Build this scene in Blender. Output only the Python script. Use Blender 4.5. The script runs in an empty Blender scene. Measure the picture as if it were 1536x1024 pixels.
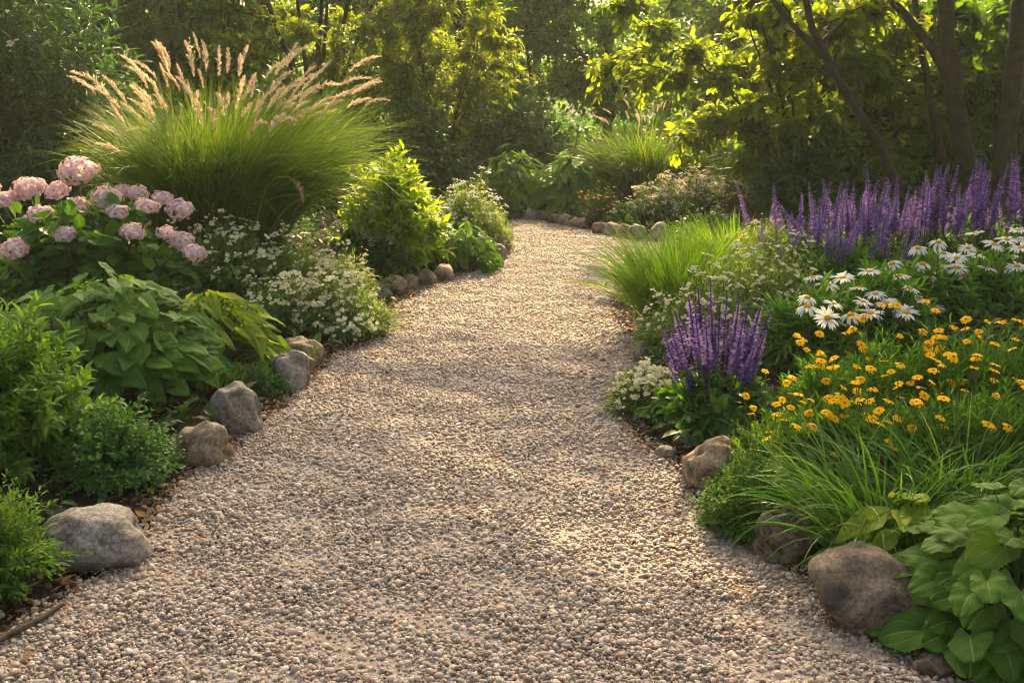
import bpy, math, random
import numpy as np
from mathutils import Vector, Matrix, noise

S = bpy.context.scene
COL = S.collection
R = math.radians
# ------------------------------------------------------------------ camera
CAM_H, FPX, HORIZON = 1.5, 1500.0, 130.0
PITCH = math.atan((512 - HORIZON) / FPX)
cd = bpy.data.cameras.new('camera')
cam = bpy.data.objects.new('camera', cd); COL.objects.link(cam)
cam.location = (0, 0, CAM_H); cam.rotation_euler = (math.pi / 2 - PITCH, 0, 0)
cd.sensor_width = 36; cd.lens = 36 * FPX / 1536
cd.clip_start = 0.05; cd.clip_end = 500
cd.dof.use_dof = True; cd.dof.focus_distance = 4.6; cd.dof.aperture_fstop = 11.0
S.camera = cam
# ------------------------------------------------------------------ sky, sun, exposure
SUN_EL, SUN_AZ = R(31), R(6)          # azimuth from +Y towards +X
W = bpy.data.worlds.new('World'); S.world = W; W.use_nodes = True
nt = W.node_tree; bg = nt.nodes['Background']
sky = nt.nodes.new('ShaderNodeTexSky'); sky.sky_type = 'NISHITA'; sky.sun_disc = False
sky.sun_elevation = SUN_EL; sky.sun_rotation = SUN_AZ
sky.air_density = 0.7; sky.dust_density = 9.0; sky.ozone_density = 0.0
tint = nt.nodes.new('ShaderNodeMixRGB'); tint.blend_type = 'MULTIPLY'; tint.inputs[0].default_value = 1; tint.inputs[2].default_value = (1.0, .945, .79, 1)   # warm evening air
nt.links.new(sky.outputs[0], tint.inputs[1]); nt.links.new(tint.outputs[0], bg.inputs[0]); bg.inputs[1].default_value = 0.15
sl = bpy.data.lights.new('sun', 'SUN'); sun = bpy.data.objects.new('sun', sl); COL.objects.link(sun)
sl.energy = 5.0; sl.angle = R(0.5); sl.color = (1.0, 0.73, 0.39)
sdir = Vector((math.sin(SUN_AZ) * math.cos(SUN_EL), math.cos(SUN_AZ) * math.cos(SUN_EL), math.sin(SUN_EL)))
sun.rotation_euler = sdir.to_track_quat('Z', 'Y').to_euler()
sun.location = (0, 30, 20)
vs = S.view_settings
S.display_settings.display_device = 'sRGB'
vs.view_transform = 'Standard'; vs.look = 'None'; vs.gamma = 1; vs.use_curve_mapping = False
vs.exposure = 1.8
S.render.engine = 'CYCLES'
cy = S.cycles
cy.use_denoising = True; cy.filter_width = 1.1
cy.use_adaptive_sampling = True; cy.adaptive_threshold = 0.02
cy.max_bounces = 6; cy.diffuse_bounces = 3; cy.glossy_bounces = 2; cy.transmission_bounces = 4
cy.volume_bounces = 0; cy.transparent_max_bounces = 4
cy.sample_clamp_indirect = 4.0

# ------------------------------------------------------------------ helpers
UPV = np.array([0, math.sin(PITCH), math.cos(PITCH)]); FWD = np.array([0, math.cos(PITCH), -math.sin(PITCH)])
def ray(px, py):
    return np.array([(px - 768) / FPX, 0, 0]) - UPV * (py - 512) / FPX + FWD
def at(px, py, z=0.0):                 # photo pixel -> point at height z
    d = ray(px, py); k = (z - CAM_H) / d[2]
    return np.array([0, 0, CAM_H]) + d * k
def atd(px, py, y):                    # photo pixel -> point at distance y
    d = ray(px, py)
    return np.array([0, 0, CAM_H]) + d * (y / d[1])

def norm(v):
    return v / np.maximum(np.linalg.norm(v, axis=-1, keepdims=True), 1e-9)

def mk(name, V, faces, mats, parent=None, var=None, uv=None, smooth=True, midx=None, link=True):
    """numpy -> one mesh object. faces: list of (m,k) int arrays."""
    if isinstance(faces, np.ndarray): faces = [faces]
    me = bpy.data.meshes.new(name)
    V = np.asarray(V, 'f4').reshape(-1, 3)
    me.vertices.add(len(V)); me.vertices.foreach_set('co', V.ravel())
    loops = np.concatenate([f.ravel() for f in faces]).astype('i4')
    tot = np.concatenate([np.full(len(f), f.shape[1], 'i4') for f in faces])
    start = np.concatenate([[0], np.cumsum(tot)[:-1]]).astype('i4')
    me.loops.add(len(loops)); me.loops.foreach_set('vertex_index', loops)
    me.polygons.add(len(tot)); me.polygons.foreach_set('loop_start', start)
    me.polygons.foreach_set('use_smooth', np.full(len(tot), smooth, bool))
    if not isinstance(mats, (list, tuple)): mats = [mats]
    for m in mats: me.materials.append(m)
    if midx is not None: me.polygons.foreach_set('material_index', np.asarray(midx, 'i4'))
    me.update(calc_edges=True)
    if var is not None:
        a = me.attributes.new('var', 'FLOAT', 'POINT'); a.data.foreach_set('value', np.asarray(var, 'f4'))
    if uv is not None:
        u = me.uv_layers.new(name='UVMap'); u.data.foreach_set('uv', np.asarray(uv, 'f4')[loops].ravel())
    if not link: return me
    return link_mesh(name, me, parent)

def link_mesh(name, me, parent=None):
    o = bpy.data.objects.new(name, me); COL.objects.link(o)
    if parent is not None: o.parent = parent
    return o

def thing(name, label, cat, loc, group=None, rotz=0.0):
    o = bpy.data.objects.new(name, None); COL.objects.link(o)
    o.location = tuple(float(c) for c in loc); o.rotation_euler = (0, 0, rotz)
    o.empty_display_size = 0.1
    o['label'] = label; o['category'] = cat
    if group: o['group'] = group
    return o
def tag(o, label, cat, group=None):
    o['label'] = label; o['category'] = cat
    if group: o['group'] = group
    return o

def inst(name, me, parent, loc, zdir, roll, scale):
    """another copy of a part, sharing its mesh, its local z along zdir"""
    o = link_mesh(name, me, parent)
    q = Vector(zdir).to_track_quat('Z', 'Y')
    m = Matrix.Translation(Vector(loc)) @ q.to_matrix().to_4x4() @ Matrix.Rotation(roll, 4, 'Z')
    sc = scale if hasattr(scale, '__len__') else (scale,) * 3
    o.matrix_basis = m @ Matrix.Diagonal((*sc, 1))
    return o

def stitch(T, P, D, N, L, Wd):
    """copies of template T=(V,faces,uv) at P, along D with normal N"""
    V, F, uv = T
    D = norm(D); X = norm(np.cross(D, N)); N = np.cross(X, D)
    L = np.broadcast_to(L, len(P)); Wd = np.broadcast_to(Wd, len(P))
    out = (P[:, None] + X[:, None] * (V[None, :, 0:1] * Wd[:, None, None])
           + D[:, None] * (V[None, :, 1:2] * L[:, None, None]) + N[:, None] * (V[None, :, 2:3] * L[:, None, None]))
    off = np.arange(len(P))[:, None, None] * len(V)
    faces = [(f[None] + off).reshape(-1, f.shape[1]) for f in F]
    return out.reshape(-1, 3), faces, np.tile(uv, (len(P), 1))

def tubes(poly, rad, sides=5):
    """poly (n,k,3), rad (n,k) -> tubes"""
    n, k, _ = poly.shape
    T = norm(np.gradient(poly, axis=1))
    ref = np.where(np.abs(T[..., 2:3]) > .9, np.array([1., 0, 0]), np.array([0, 0, 1.]))
    A = norm(np.cross(T, ref)); B = np.cross(T, A)
    a = np.arange(sides) * 2 * math.pi / sides
    V = poly[:, :, None] + rad[:, :, None, None] * (A[:, :, None] * np.cos(a)[:, None] + B[:, :, None] * np.sin(a)[:, None])
    idx = np.arange(n * k * sides).reshape(n, k, sides)
    i2 = np.roll(idx, -1, 2)
    F = np.stack([idx[:, :-1], i2[:, :-1], i2[:, 1:], idx[:, 1:]], -1).reshape(-1, 4)
    return V.reshape(-1, 3), F

# leaf templates: x across, y along, z normal
def T_arr(v, f):
    v = np.array(v, float); uv = np.stack([v[:, 0] + .5, v[:, 1]], 1)
    g = {}
    for q in f: g.setdefault(len(q), []).append(q)
    return v, [np.array(x) for x in g.values()], uv
DIAMOND = T_arr([(0, 0, 0), (-.5, .42, .07), (0, 1, -.12), (.5, .42, .07)], [(0, 2, 1), (0, 3, 2)])
LANCE = T_arr([(0, 0, 0), (0, .33, 0), (0, .68, -.06), (0, 1, -.2), (-.46, .3, .07), (-.36, .66, 0), (.46, .3, .07), (.36, .66, 0)],
              [(0, 1, 4), (0, 6, 1), (1, 2, 5, 4), (1, 6, 7, 2), (2, 3, 5), (2, 7, 3)])
OVAL = T_arr([(0, 0, 0), (0, .4, .0), (0, .8, -.05), (0, 1, -.12), (-.48, .32, .1), (-.44, .72, .03), (.48, .32, .1), (.44, .72, .03)],
             [(0, 1, 4), (0, 6, 1), (1, 2, 5, 4), (1, 6, 7, 2), (2, 3, 5), (2, 7, 3)])
def big_leaf(kind='heart', ripple=.02, droop=.35, cup=.12, seed=0, nu=9, nv=12):
    rs = np.random.default_rng(seed)
    u = np.linspace(-1, 1, nu); v = np.linspace(0, 1, nv)
    U, Vv = np.meshgrid(u, v)
    if kind == 'heart':
        w = .5 * np.sin(math.pi * np.clip(Vv, 0, 1) ** .62) ** .75 * (1 - .12 * Vv)
        y = Vv - .17 * np.abs(U) ** 1.5 * (1 - Vv) ** 2 * 1.6
        w = np.where(Vv < .12, np.maximum(w, .5 * (.25 + 5 * Vv)) * np.minimum(1, .35 + 6 * Vv), w)
    elif kind == 'lobed':                                  # round leaf with a toothed, shallowly lobed edge
        w = .56 * np.sin(math.pi * np.clip(Vv * .97 + .015, 0, 1) ** .7) ** .6
        w = w * (1 + (.05 * np.sin(Vv * 11 + rs.random() * 6) + .035 * np.where(np.arange(nv) % 2, 1, -1)[:, None]) * np.abs(U) ** 3)
        y = Vv - .2 * np.abs(U) ** 1.4 * (1 - Vv) ** 2 * 1.6
    else:                                                   # long hosta leaf
        w = .5 * np.sin(math.pi * np.clip(Vv, 0, 1) ** .75)
        y = Vv
    x = U * w
    z = -droop * Vv ** 2 + cup * np.abs(U) * (1 - .6 * Vv) - .10 * (np.abs(U) ** 2.5) * Vv
    z += ripple * np.sin(Vv * 17 + np.abs(U) * -4.5) * np.abs(U) + .03 * np.sin(U * 3 + rs.random() * 6) * np.sin(Vv * 5 + rs.random() * 6)
    z -= .025 * np.exp(-(U / .15) ** 2)
    vv = np.stack([x, y, z], -1).reshape(-1, 3)
    i = np.arange(nu * nv).reshape(nv, nu)
    F = np.stack([i[:-1, :-1], i[:-1, 1:], i[1:, 1:], i[1:, :-1]], -1).reshape(-1, 4)
    uv = np.stack([U.ravel() * .5 + .5, Vv.ravel()], 1)
    return vv, [F], uv

# ------------------------------------------------------------------ materials
def newmat(name):
    m = bpy.data.materials.new(name); m.use_nodes = True
    t = m.node_tree; p = t.nodes['Principled BSDF']; o = t.nodes['Material Output']
    return m, t, p, o, t.links.new
def ramp(t, stops):
    r = t.nodes.new('ShaderNodeValToRGB'); e = r.color_ramp.elements
    while len(e) < len(stops): e.new(.5)
    for k, (pos, c) in enumerate(stops):
        e[k].position = pos; e[k].color = (*c, 1)
    return r
def leafmat(name, stops, trans=.4, tcol=None, rough=.5, spec=.2, veins=0, mottle=.25, palm=0):
    if stops[1][1] > stops[1][0]: stops = [(r * .92, g_ * 1.16, b * .9) for r, g_, b in stops]
    m, t, p, o, L = newmat(name)
    at_ = t.nodes.new('ShaderNodeAttribute'); at_.attribute_name = 'var'
    n = t.nodes.new('ShaderNodeTexNoise'); n.inputs['Scale'].default_value = 9; n.inputs['Detail'].default_value = 3
    tc = t.nodes.new('ShaderNodeTexCoord'); L(tc.outputs['Object'], n.inputs['Vector'])
    ad = t.nodes.new('ShaderNodeMath'); ad.operation = 'MULTIPLY_ADD'; ad.inputs[1].default_value = mottle; L(n.outputs[0], ad.inputs[0])
    sb = t.nodes.new('ShaderNodeMath'); sb.operation = 'SUBTRACT'; sb.inputs[1].default_value = mottle * .5
    L(at_.outputs['Fac'], ad.inputs[2]); L(ad.outputs[0], sb.inputs[0])
    k = len(stops)
    r = ramp(t, [(i / max(k - 1, 1), c) for i, c in enumerate(stops)]); L(sb.outputs[0], r.inputs[0])
    col = r.outputs[0]
    if veins:
        uv = t.nodes.new('ShaderNodeUVMap'); sp = t.nodes.new('ShaderNodeSeparateXYZ'); L(uv.outputs[0], sp.inputs[0])
        def M(op, a, b=None):
            x = t.nodes.new('ShaderNodeMath'); x.operation = op
            for j, q in enumerate((a, b)):
                if q is None: continue
                if isinstance(q, (int, float)): x.inputs[j].default_value = q
                else: L(q, x.inputs[j])
            return x.outputs[0]
        au = M('ABSOLUTE', M('SUBTRACT', sp.outputs[0], .5))
        if palm:
            ang = M('ARCTAN2', M('SUBTRACT', sp.outputs[0], .5), M('ADD', sp.outputs[1], .06))
            side = M('COSINE', M('MULTIPLY', ang, 6.2832 * palm))
        else: side = M('SINE', M('MULTIPLY', M('SUBTRACT', sp.outputs[1], M('MULTIPLY', au, 1.0)), 6.2832 * veins))
        side = M('POWER', M('MAXIMUM', side, 0.0), 16.0 if palm else 14.0)
        mid = M('LESS_THAN', au, .022)
        vn = M('MAXIMUM', M('MULTIPLY', side, .5), mid)
        mx = t.nodes.new('ShaderNodeMixRGB'); mx.inputs[2].default_value = (.20, .27, .10, 1)
        L(M('MULTIPLY', vn, .7), mx.inputs[0]); L(col, mx.inputs[1]); col = mx.outputs[0]
        ne = t.nodes.new('ShaderNodeTexNoise'); ne.inputs['Scale'].default_value = 26; ne.inputs['Detail'].default_value = 5; L(tc.outputs['Object'], ne.inputs['Vector'])
        rim = M('MAXIMUM', M('MULTIPLY', au, 2.0), sp.outputs[1])              # dry brown nibbles at some edges
        dry = M('GREATER_THAN', M('ADD', M('MULTIPLY', rim, .55), M('MULTIPLY', ne.outputs[0], .9)), 1.14)
        m3 = t.nodes.new('ShaderNodeMixRGB'); m3.inputs[2].default_value = (.2, .13, .05, 1); L(M('MULTIPLY', dry, .8), m3.inputs[0]); L(col, m3.inputs[1]); col = m3.outputs[0]
        bp = t.nodes.new('ShaderNodeBump'); bp.inputs['Strength'].default_value = .5; bp.inputs['Distance'].default_value = .008
        L(M('MULTIPLY', vn, -1.0), bp.inputs['Height']); L(bp.outputs[0], p.inputs['Normal'])
    L(col, p.inputs['Base Color'])
    p.inputs['Roughness'].default_value = rough
    p.inputs['Specular IOR Level'].default_value = spec
    tr = t.nodes.new('ShaderNodeBsdfTranslucent')
    if tcol is None: tcol = (2.2, 2.0, .7)
    mul = t.nodes.new('ShaderNodeMixRGB'); mul.blend_type = 'MULTIPLY'; mul.inputs[0].default_value = 1
    mul.inputs[2].default_value = (*tcol, 1); L(col, mul.inputs[1]); L(mul.outputs[0], tr.inputs[0])
    ms = t.nodes.new('ShaderNodeMixShader'); ms.inputs[0].default_value = trans
    L(p.outputs[0], ms.inputs[1]); L(tr.outputs[0], ms.inputs[2]); L(ms.outputs[0], o.inputs[0])
    return m
def plain(name, c1, c2, rough=.8, scale=20, bump=.3, dist=.004, spec=.3):
    m, t, p, o, L = newmat(name)
    tc = t.nodes.new('ShaderNodeTexCoord')
    n = t.nodes.new('ShaderNodeTexNoise'); n.inputs['Scale'].default_value = scale; n.inputs['Detail'].default_value = 6
    L(tc.outputs['Object'], n.inputs['Vector'])
    r = ramp(t, [(.3, c1), (.7, c2)]); L(n.outputs[0], r.inputs[0]); L(r.outputs[0], p.inputs['Base Color'])
    b = t.nodes.new('ShaderNodeBump'); b.inputs['Strength'].default_value = bump; b.inputs['Distance'].default_value = dist
    L(n.outputs[0], b.inputs['Height']); L(b.outputs[0], p.inputs['Normal'])
    p.inputs['Roughness'].default_value = rough; p.inputs['Specular IOR Level'].default_value = spec
    return m
def rockmat(name, cols, moss=0.0):
    m, t, p, o, L = newmat(name)
    oi = t.nodes.new('ShaderNodeObjectInfo'); tc = t.nodes.new('ShaderNodeTexCoord')
    va = t.nodes.new('ShaderNodeVectorMath'); va.operation = 'ADD'
    L(tc.outputs['Object'], va.inputs[0]); L(oi.outputs['Location'], va.inputs[1])
    def N(s, d, w=0):
        n = t.nodes.new('ShaderNodeTexNoise'); n.inputs['Scale'].default_value = s; n.inputs['Detail'].default_value = d
        n.inputs['Roughness'].default_value = .65; n.inputs['Distortion'].default_value = w
        L(va.outputs[0], n.inputs['Vector']); return n.outputs[0]
    r = ramp(t, [(.34, tuple(c * .55 for c in cols[0])), (.46, cols[0]), (.54, cols[1]), (.68, cols[2])]); L(N(6, 9, 1.2), r.inputs[0])
    fine = ramp(t, [(.35, (.4, .4, .4)), (.62, (1.3, 1.27, 1.22))]); L(N(75, 8), fine.inputs[0])
    mx = t.nodes.new('ShaderNodeMixRGB'); mx.blend_type = 'MULTIPLY'; mx.inputs[0].default_value = .8
    L(r.outputs[0], mx.inputs[1]); L(fine.outputs[0], mx.inputs[2]); col = mx.outputs[0]
    if moss:
        g = t.nodes.new('ShaderNodeNewGeometry'); s = t.nodes.new('ShaderNodeSeparateXYZ'); L(g.outputs['Normal'], s.inputs[0])
        a = t.nodes.new('ShaderNodeMath'); a.operation = 'MULTIPLY'; L(s.outputs[2], a.inputs[0]); L(N(11, 6), a.inputs[1])
        mr = ramp(t, [(.40, (0, 0, 0)), (.58, (moss,) * 3)]); L(a.outputs[0], mr.inputs[0])
        m2 = t.nodes.new('ShaderNodeMixRGB'); m2.inputs[2].default_value = (.075, .085, .03, 1)
        L(mr.outputs[0], m2.inputs[0]); L(col, m2.inputs[1]); col = m2.outputs[0]
    L(col, p.inputs['Base Color']); p.inputs['Roughness'].default_value = .78; p.inputs['Specular IOR Level'].default_value = .3
    b1 = t.nodes.new('ShaderNodeBump'); b1.inputs['Strength'].default_value = .9; b1.inputs['Distance'].default_value = .015; L(N(22, 8), b1.inputs['Height'])
    b2 = t.nodes.new('ShaderNodeBump'); b2.inputs['Strength'].default_value = .8; b2.inputs['Distance'].default_value = .005; L(N(130, 4), b2.inputs['Height'])
    L(b1.outputs[0], b2.inputs['Normal']); L(b2.outputs[0], p.inputs['Normal'])
    return m

MD = dict(
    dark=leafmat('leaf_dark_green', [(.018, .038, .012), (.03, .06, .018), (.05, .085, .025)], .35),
    bush=leafmat('leaf_blue_green', [(.016, .04, .02), (.03, .065, .03), (.055, .1, .045)], .3),
    box=leafmat('leaf_box_green', [(.024, .065, .014), (.045, .115, .022), (.1, .19, .035)], .3, rough=.48, spec=.25),
    mid=leafmat('leaf_mid_green', [(.028, .075, .010), (.05, .115, .014), (.095, .17, .02)], .4),
    light=leafmat('leaf_light_green', [(.045, .1, .010), (.085, .155, .015), (.15, .21, .02)], .42),
    gold=leafmat('leaf_gold_green', [(.065, .1, .009), (.13, .155, .013), (.27, .245, .022)], .58, (1.9, 1.7, .6)),
    chart=leafmat('leaf_chartreuse', [(.115, .175, .008), (.2, .25, .012), (.33, .34, .02)], .42),
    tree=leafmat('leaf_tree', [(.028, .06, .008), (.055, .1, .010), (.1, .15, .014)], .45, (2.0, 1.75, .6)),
    treeg=leafmat('leaf_tree_backlit', [(.048, .08, .009), (.1, .13, .012), (.19, .19, .02)], .6, (2.3, 2.0, .55)),  # brighter, yellower copy of the tree leaf: backlight put into its colour
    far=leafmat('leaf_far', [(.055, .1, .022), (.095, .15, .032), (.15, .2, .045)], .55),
    hosta=leafmat('leaf_broad', [(.036, .09, .014), (.075, .14, .016), (.145, .2, .026)], .34, rough=.62, spec=.14, veins=7, mottle=.2),
    hostay=leafmat('leaf_broad_yellow', [(.09, .15, .012), (.18, .22, .015), (.42, .37, .03)], .4, veins=6, mottle=.3),
    broad=leafmat('leaf_broad_bright', [(.04, .09, .010), (.072, .13, .013), (.13, .18, .02)], .36, rough=.6, spec=.15, veins=7, palm=2.6, mottle=.3),
    grass=leafmat('blade_green', [(.028, .055, .010), (.05, .085, .013), (.11, .135, .022), (.25, .21, .07)], .42, mottle=.1),
    grassl=leafmat('blade_bright', [(.042, .095, .010), (.075, .135, .013), (.13, .18, .02), (.28, .26, .06)], .45, mottle=.1),
    grassd=leafmat('blade_strap', [(.03, .075, .014), (.05, .11, .02), (.1, .165, .035), (.24, .24, .06)], .36, rough=.48, spec=.25, mottle=.1),
    silver=leafmat('leaf_silver', [(.08, .12, .036), (.15, .19, .06), (.25, .28, .10)], .35),
    plume=leafmat('plume_tan', [(.5, .37, .27), (.64, .51, .39), (.76, .65, .52)], .5, (1.15, 1.1, .95), rough=.8, spec=.1),
    pink=leafmat('petal_pink', [(.56, .33, .38), (.74, .55, .58), (.83, .74, .71)], .35, (1.1, 1.0, .95), rough=.7, spec=.1),
    white=leafmat('petal_white', [(.72, .70, .62), (.8, .79, .73), (.84, .83, .78)], .35, (1., 1., .95), rough=.7, spec=.1, mottle=.1),
    cream=leafmat('petal_cream', [(.6, .55, .3), (.72, .68, .45), (.8, .78, .62)], .35, (1., 1., .8), rough=.7, spec=.1, mottle=.1),
    blush=leafmat('petal_blush', [(.72, .55, .42), (.78, .68, .54), (.82, .77, .64)], .35, (1., 1., .9), rough=.7, spec=.1, mottle=.1),
    orange=leafmat('petal_orange', [(.6, .16, .03), (.7, .26, .05), (.75, .4, .12)], .35, (1.1, 1., .8), rough=.7, spec=.1),
    purple=leafmat('petal_purple', [(.13, .06, .27), (.25, .13, .45), (.42, .28, .62)], .35, (1.3, 1.1, 1.3), rough=.7, spec=.1),
    deep=leafmat('petal_violet', [(.05, .016, .13), (.1, .035, .25), (.2, .085, .4)], .3, (1.2, 1.1, 1.3), rough=.75, spec=.08),
    yellow=leafmat('petal_yellow', [(.76, .37, .0), (.84, .48, .003), (.88, .57, .008)], .3, (1.1, 1.05, .5), rough=.8, spec=.04, mottle=.3),
    disc=plain('flower_disc_yellow', (.42, .2, .01), (.68, .38, .02), .9, 300, .8, .002),
    discb=plain('flower_disc_brown', (.13, .05, .01), (.4, .18, .015), .9, 300, .8, .002),
    litter=leafmat('litter_brown', [(.08, .04, .02), (.18, .095, .045), (.34, .2, .1)], .15, (1, 1, 1), rough=.85, spec=.1),
    stem=plain('stem_green', (.05, .09, .02), (.09, .14, .03), .6, 30, .1),
    stemp=plain('stem_purple', (.05, .05, .035), (.08, .09, .05), .6, 30, .1),
    twig=plain('twig_brown', (.045, .03, .02), (.09, .062, .042), .85, 40, .5),
    bark=plain('bark_brown', (.013, .009, .006), (.05, .034, .022), .9, 14, .9, .02),
)

# ------------------------------------------------------------------ path outline and ground shape
def chaikin(p, n=2):
    for _ in range(n):
        q = np.empty((2 * len(p) - 2, 2)); q[0::2] = .75 * p[:-1] + .25 * p[1:]; q[1::2] = .25 * p[:-1] + .75 * p[1:]
        p = np.vstack([p[:1], q, p[-1:]])
    return p
LEFT_EDGE = [(-260, 1200), (-120, 1040), (0, 965), (120, 885), (205, 848), (232, 775), (280, 718), (345, 680), (400, 635), (445, 597), (488, 553),
             (530, 528), (580, 505), (592, 470), (610, 450), (660, 425), (705, 411), (752, 398), (768, 375), (772, 348), (768, 331)]
FAR_EDGE = [(800, 332), (850, 339), (905, 351), (955, 359), (1010, 364), (1110, 374)]
RIGHT_EDGE = [(1110, 394), (1020, 390), (960, 392), (930, 430), (912, 470), (935, 500), (975, 520), (950, 565), (925, 610), (945, 655), (1000, 690),
              (1035, 742), (1085, 795), (1140, 838), (1220, 875), (1245, 940), (1320, 972), (1400, 995), (1520, 1080), (1640, 1200)]
PATH = chaikin(np.array([at(*p)[:2] for p in LEFT_EDGE + FAR_EDGE + RIGHT_EDGE]))
PA, PB = PATH, np.roll(PATH, -1, 0)
def path_dist(xy):
    """signed distance to the path's edge, negative on the path"""
    xy = np.atleast_2d(xy); out = np.full(len(xy), 1e9); ins = np.zeros(len(xy), bool)
    for a, b in zip(PA, PB):
        ab = b - a; l2 = ab @ ab
        if l2 < 1e-12: continue
        t = np.clip(((xy - a) @ ab) / l2, 0, 1)
        out = np.minimum(out, np.hypot(*(xy - a - t[:, None] * ab).T))
        c = (a[1] > xy[:, 1]) != (b[1] > xy[:, 1])
        with np.errstate(divide='ignore', invalid='ignore'):
            ins ^= c & (xy[:, 0] < (b[0] - a[0]) * (xy[:, 1] - a[1]) / (b[1] - a[1]) + a[0])
    return np.where(ins, -out, out)
def gz(xy):
    d = path_dist(xy); xy = np.atleast_2d(xy)
    s = np.clip((d - .04) / 1.3, 0, 1); s = s * s * (3 - 2 * s)
    return .26 * s + .02 * s * np.sin(xy[:, 0] * 3.1 + 1) * np.sin(xy[:, 1] * 2.7)
def put(px, py):
    z = 0.0
    for _ in range(8):
        p = at(px, py, z); z = float(gz(p[:2])[0])
    p[2] = z; return p
def spot(px, y):                        # on the ground at a picture column and a distance
    x = (px - 768) / FPX * y * (1 / math.cos(PITCH)) * .97
    return np.array([x, y, float(gz(np.array([x, y]))[0])])

m, t, p, o, L = newmat('soil')
tc = t.nodes.new('ShaderNodeTexCoord')
n1 = t.nodes.new('ShaderNodeTexNoise'); n1.inputs['Scale'].default_value = 9; n1.inputs['Detail'].default_value = 8; L(tc.outputs['Object'], n1.inputs['Vector'])
n2 = t.nodes.new('ShaderNodeTexNoise'); n2.inputs['Scale'].default_value = 70; n2.inputs['Detail'].default_value = 5; L(tc.outputs['Object'], n2.inputs['Vector'])
r = ramp(t, [(.3, (.018, .012, .008)), (.55, (.045, .03, .02)), (.75, (.09, .06, .038))]); L(n1.outputs[0], r.inputs[0])
r2 = ramp(t, [(.35, (.6, .6, .6)), (.7, (1.3, 1.25, 1.2))]); L(n2.outputs[0], r2.inputs[0])
mx = t.nodes.new('ShaderNodeMixRGB'); mx.blend_type = 'MULTIPLY'; mx.inputs[0].default_value = 1; L(r.outputs[0], mx.inputs[1]); L(r2.outputs[0], mx.inputs[2])
L(mx.outputs[0], p.inputs['Base Color']); p.inputs['Roughness'].default_value = .95; p.inputs['Specular IOR Level'].default_value = .05
b = t.nodes.new('ShaderNodeBump'); b.inputs['Distance'].default_value = .02; L(n2.outputs[0], b.inputs['Height']); L(b.outputs[0], p.inputs['Normal'])
MD['soil'] = m
def grid_axis(lo, hi, step, far, k=14):
    core = np.arange(lo, hi + 1e-6, step)
    g = np.geomspace(step, far, k)
    return np.concatenate([lo - g[::-1], core, hi + g])
gx = grid_axis(-6, 6, .08, 100); gy = grid_axis(.5, 13, .08, 100)
GX, GY = np.meshgrid(gx, gy); xy = np.stack([GX.ravel(), GY.ravel()], 1)
zz = gz(xy) - .012 * (path_dist(xy) < 0)
i = np.arange(GX.size).reshape(GX.shape)
g = mk('ground', np.column_stack([xy, zz]), np.stack([i[:-1, :-1], i[:-1, 1:], i[1:, 1:], i[1:, :-1]], -1).reshape(-1, 4), MD['soil'])
g['kind'] = 'structure'
# the gravel bed under the loose stones
MD['bed'] = plain('gravel_bed', (.2, .16, .13), (.34, .28, .23), .95, 120, .8, .01)
import bmesh
bm = bmesh.new()
f = bm.faces.new([bm.verts.new((a[0], a[1], .006)) for a in PATH]); bmesh.ops.triangulate(bm, faces=[f])
me = bpy.data.meshes.new('path'); bm.to_mesh(me); bm.free(); me.materials.append(MD['bed'])
o = link_mesh('path', me); o['kind'] = 'structure'
if me.polygons[0].normal.z < 0: me.flip_normals()

# ------------------------------------------------------------------ gravel: loose stones instanced on points
def blob(seed, sub=2, amp=.22, sq=(1, 1, 1), cuts=0, freq=1.2, fine=0):
    bm = bmesh.new(); bmesh.ops.create_icosphere(bm, subdivisions=sub, radius=1)
    rs = random.Random(seed); off = Vector((rs.random() * 50, rs.random() * 50, rs.random() * 50))
    pl = []
    for _ in range(cuts):
        nv = Vector((rs.gauss(0, 1), rs.gauss(0, 1), rs.gauss(0, .8))).normalized(); pl.append((nv, rs.uniform(.55, .85)))
    for v in bm.verts:
        d = v.co.normalized()
        rr = 1 + amp * noise.noise(d * freq + off) + amp * .4 * noise.noise(d * freq * 2.3 + off)
        c = d * rr
        for nv, h in pl:
            s = c.dot(nv) - h
            if s > 0: c -= nv * s * .86
        if fine: c += d * fine * (noise.fractal(d * 4 + off, .9, 2.1, 6) - 1.2 * max(0, .16 - abs(noise.noise(d * 2.1 + off * 1.7))) / .16 * .5)
        v.co = Vector((c.x * sq[0], c.y * sq[1], c.z * sq[2]))
    for fc in bm.faces: fc.smooth = True
    me = bpy.data.meshes.new('rock'); bm.to_mesh(me); bm.free()
    return me
m, t, p, o, L = newmat('pebble')
oi = t.nodes.new('ShaderNodeObjectInfo')
r = ramp(t, [(0, (.17, .135, .108)), (.14, (.265, .215, .175)), (.3, (.37, .30, .245)), (.45, (.28, .24, .21)), (.58, (.45, .37, .305)), (.7, (.37, .278, .205)), (.82, (.51, .435, .365)), (.93, (.31, .20, .14)), (1, (.61, .55, .475))])
L(oi.outputs['Random'], r.inputs[0])
tc = t.nodes.new('ShaderNodeTexCoord'); n = t.nodes.new('ShaderNodeTexNoise'); n.inputs['Scale'].default_value = 2.2; n.inputs['Detail'].default_value = 5
L(tc.outputs['Object'], n.inputs['Vector'])
r2 = ramp(t, [(.3, (.66, .64, .62)), (.7, (1.12, 1.1, 1.08))]); L(n.outputs[0], r2.inputs[0])
mx = t.nodes.new('ShaderNodeMixRGB'); mx.blend_type = 'MULTIPLY'; mx.inputs[0].default_value = 1; L(r.outputs[0], mx.inputs[1]); L(r2.outputs[0], mx.inputs[2])
L(mx.outputs[0], p.inputs['Base Color']); p.inputs['Roughness'].default_value = .62; p.inputs['Specular IOR Level'].default_value = .3
MD['pebble'] = m
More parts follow.
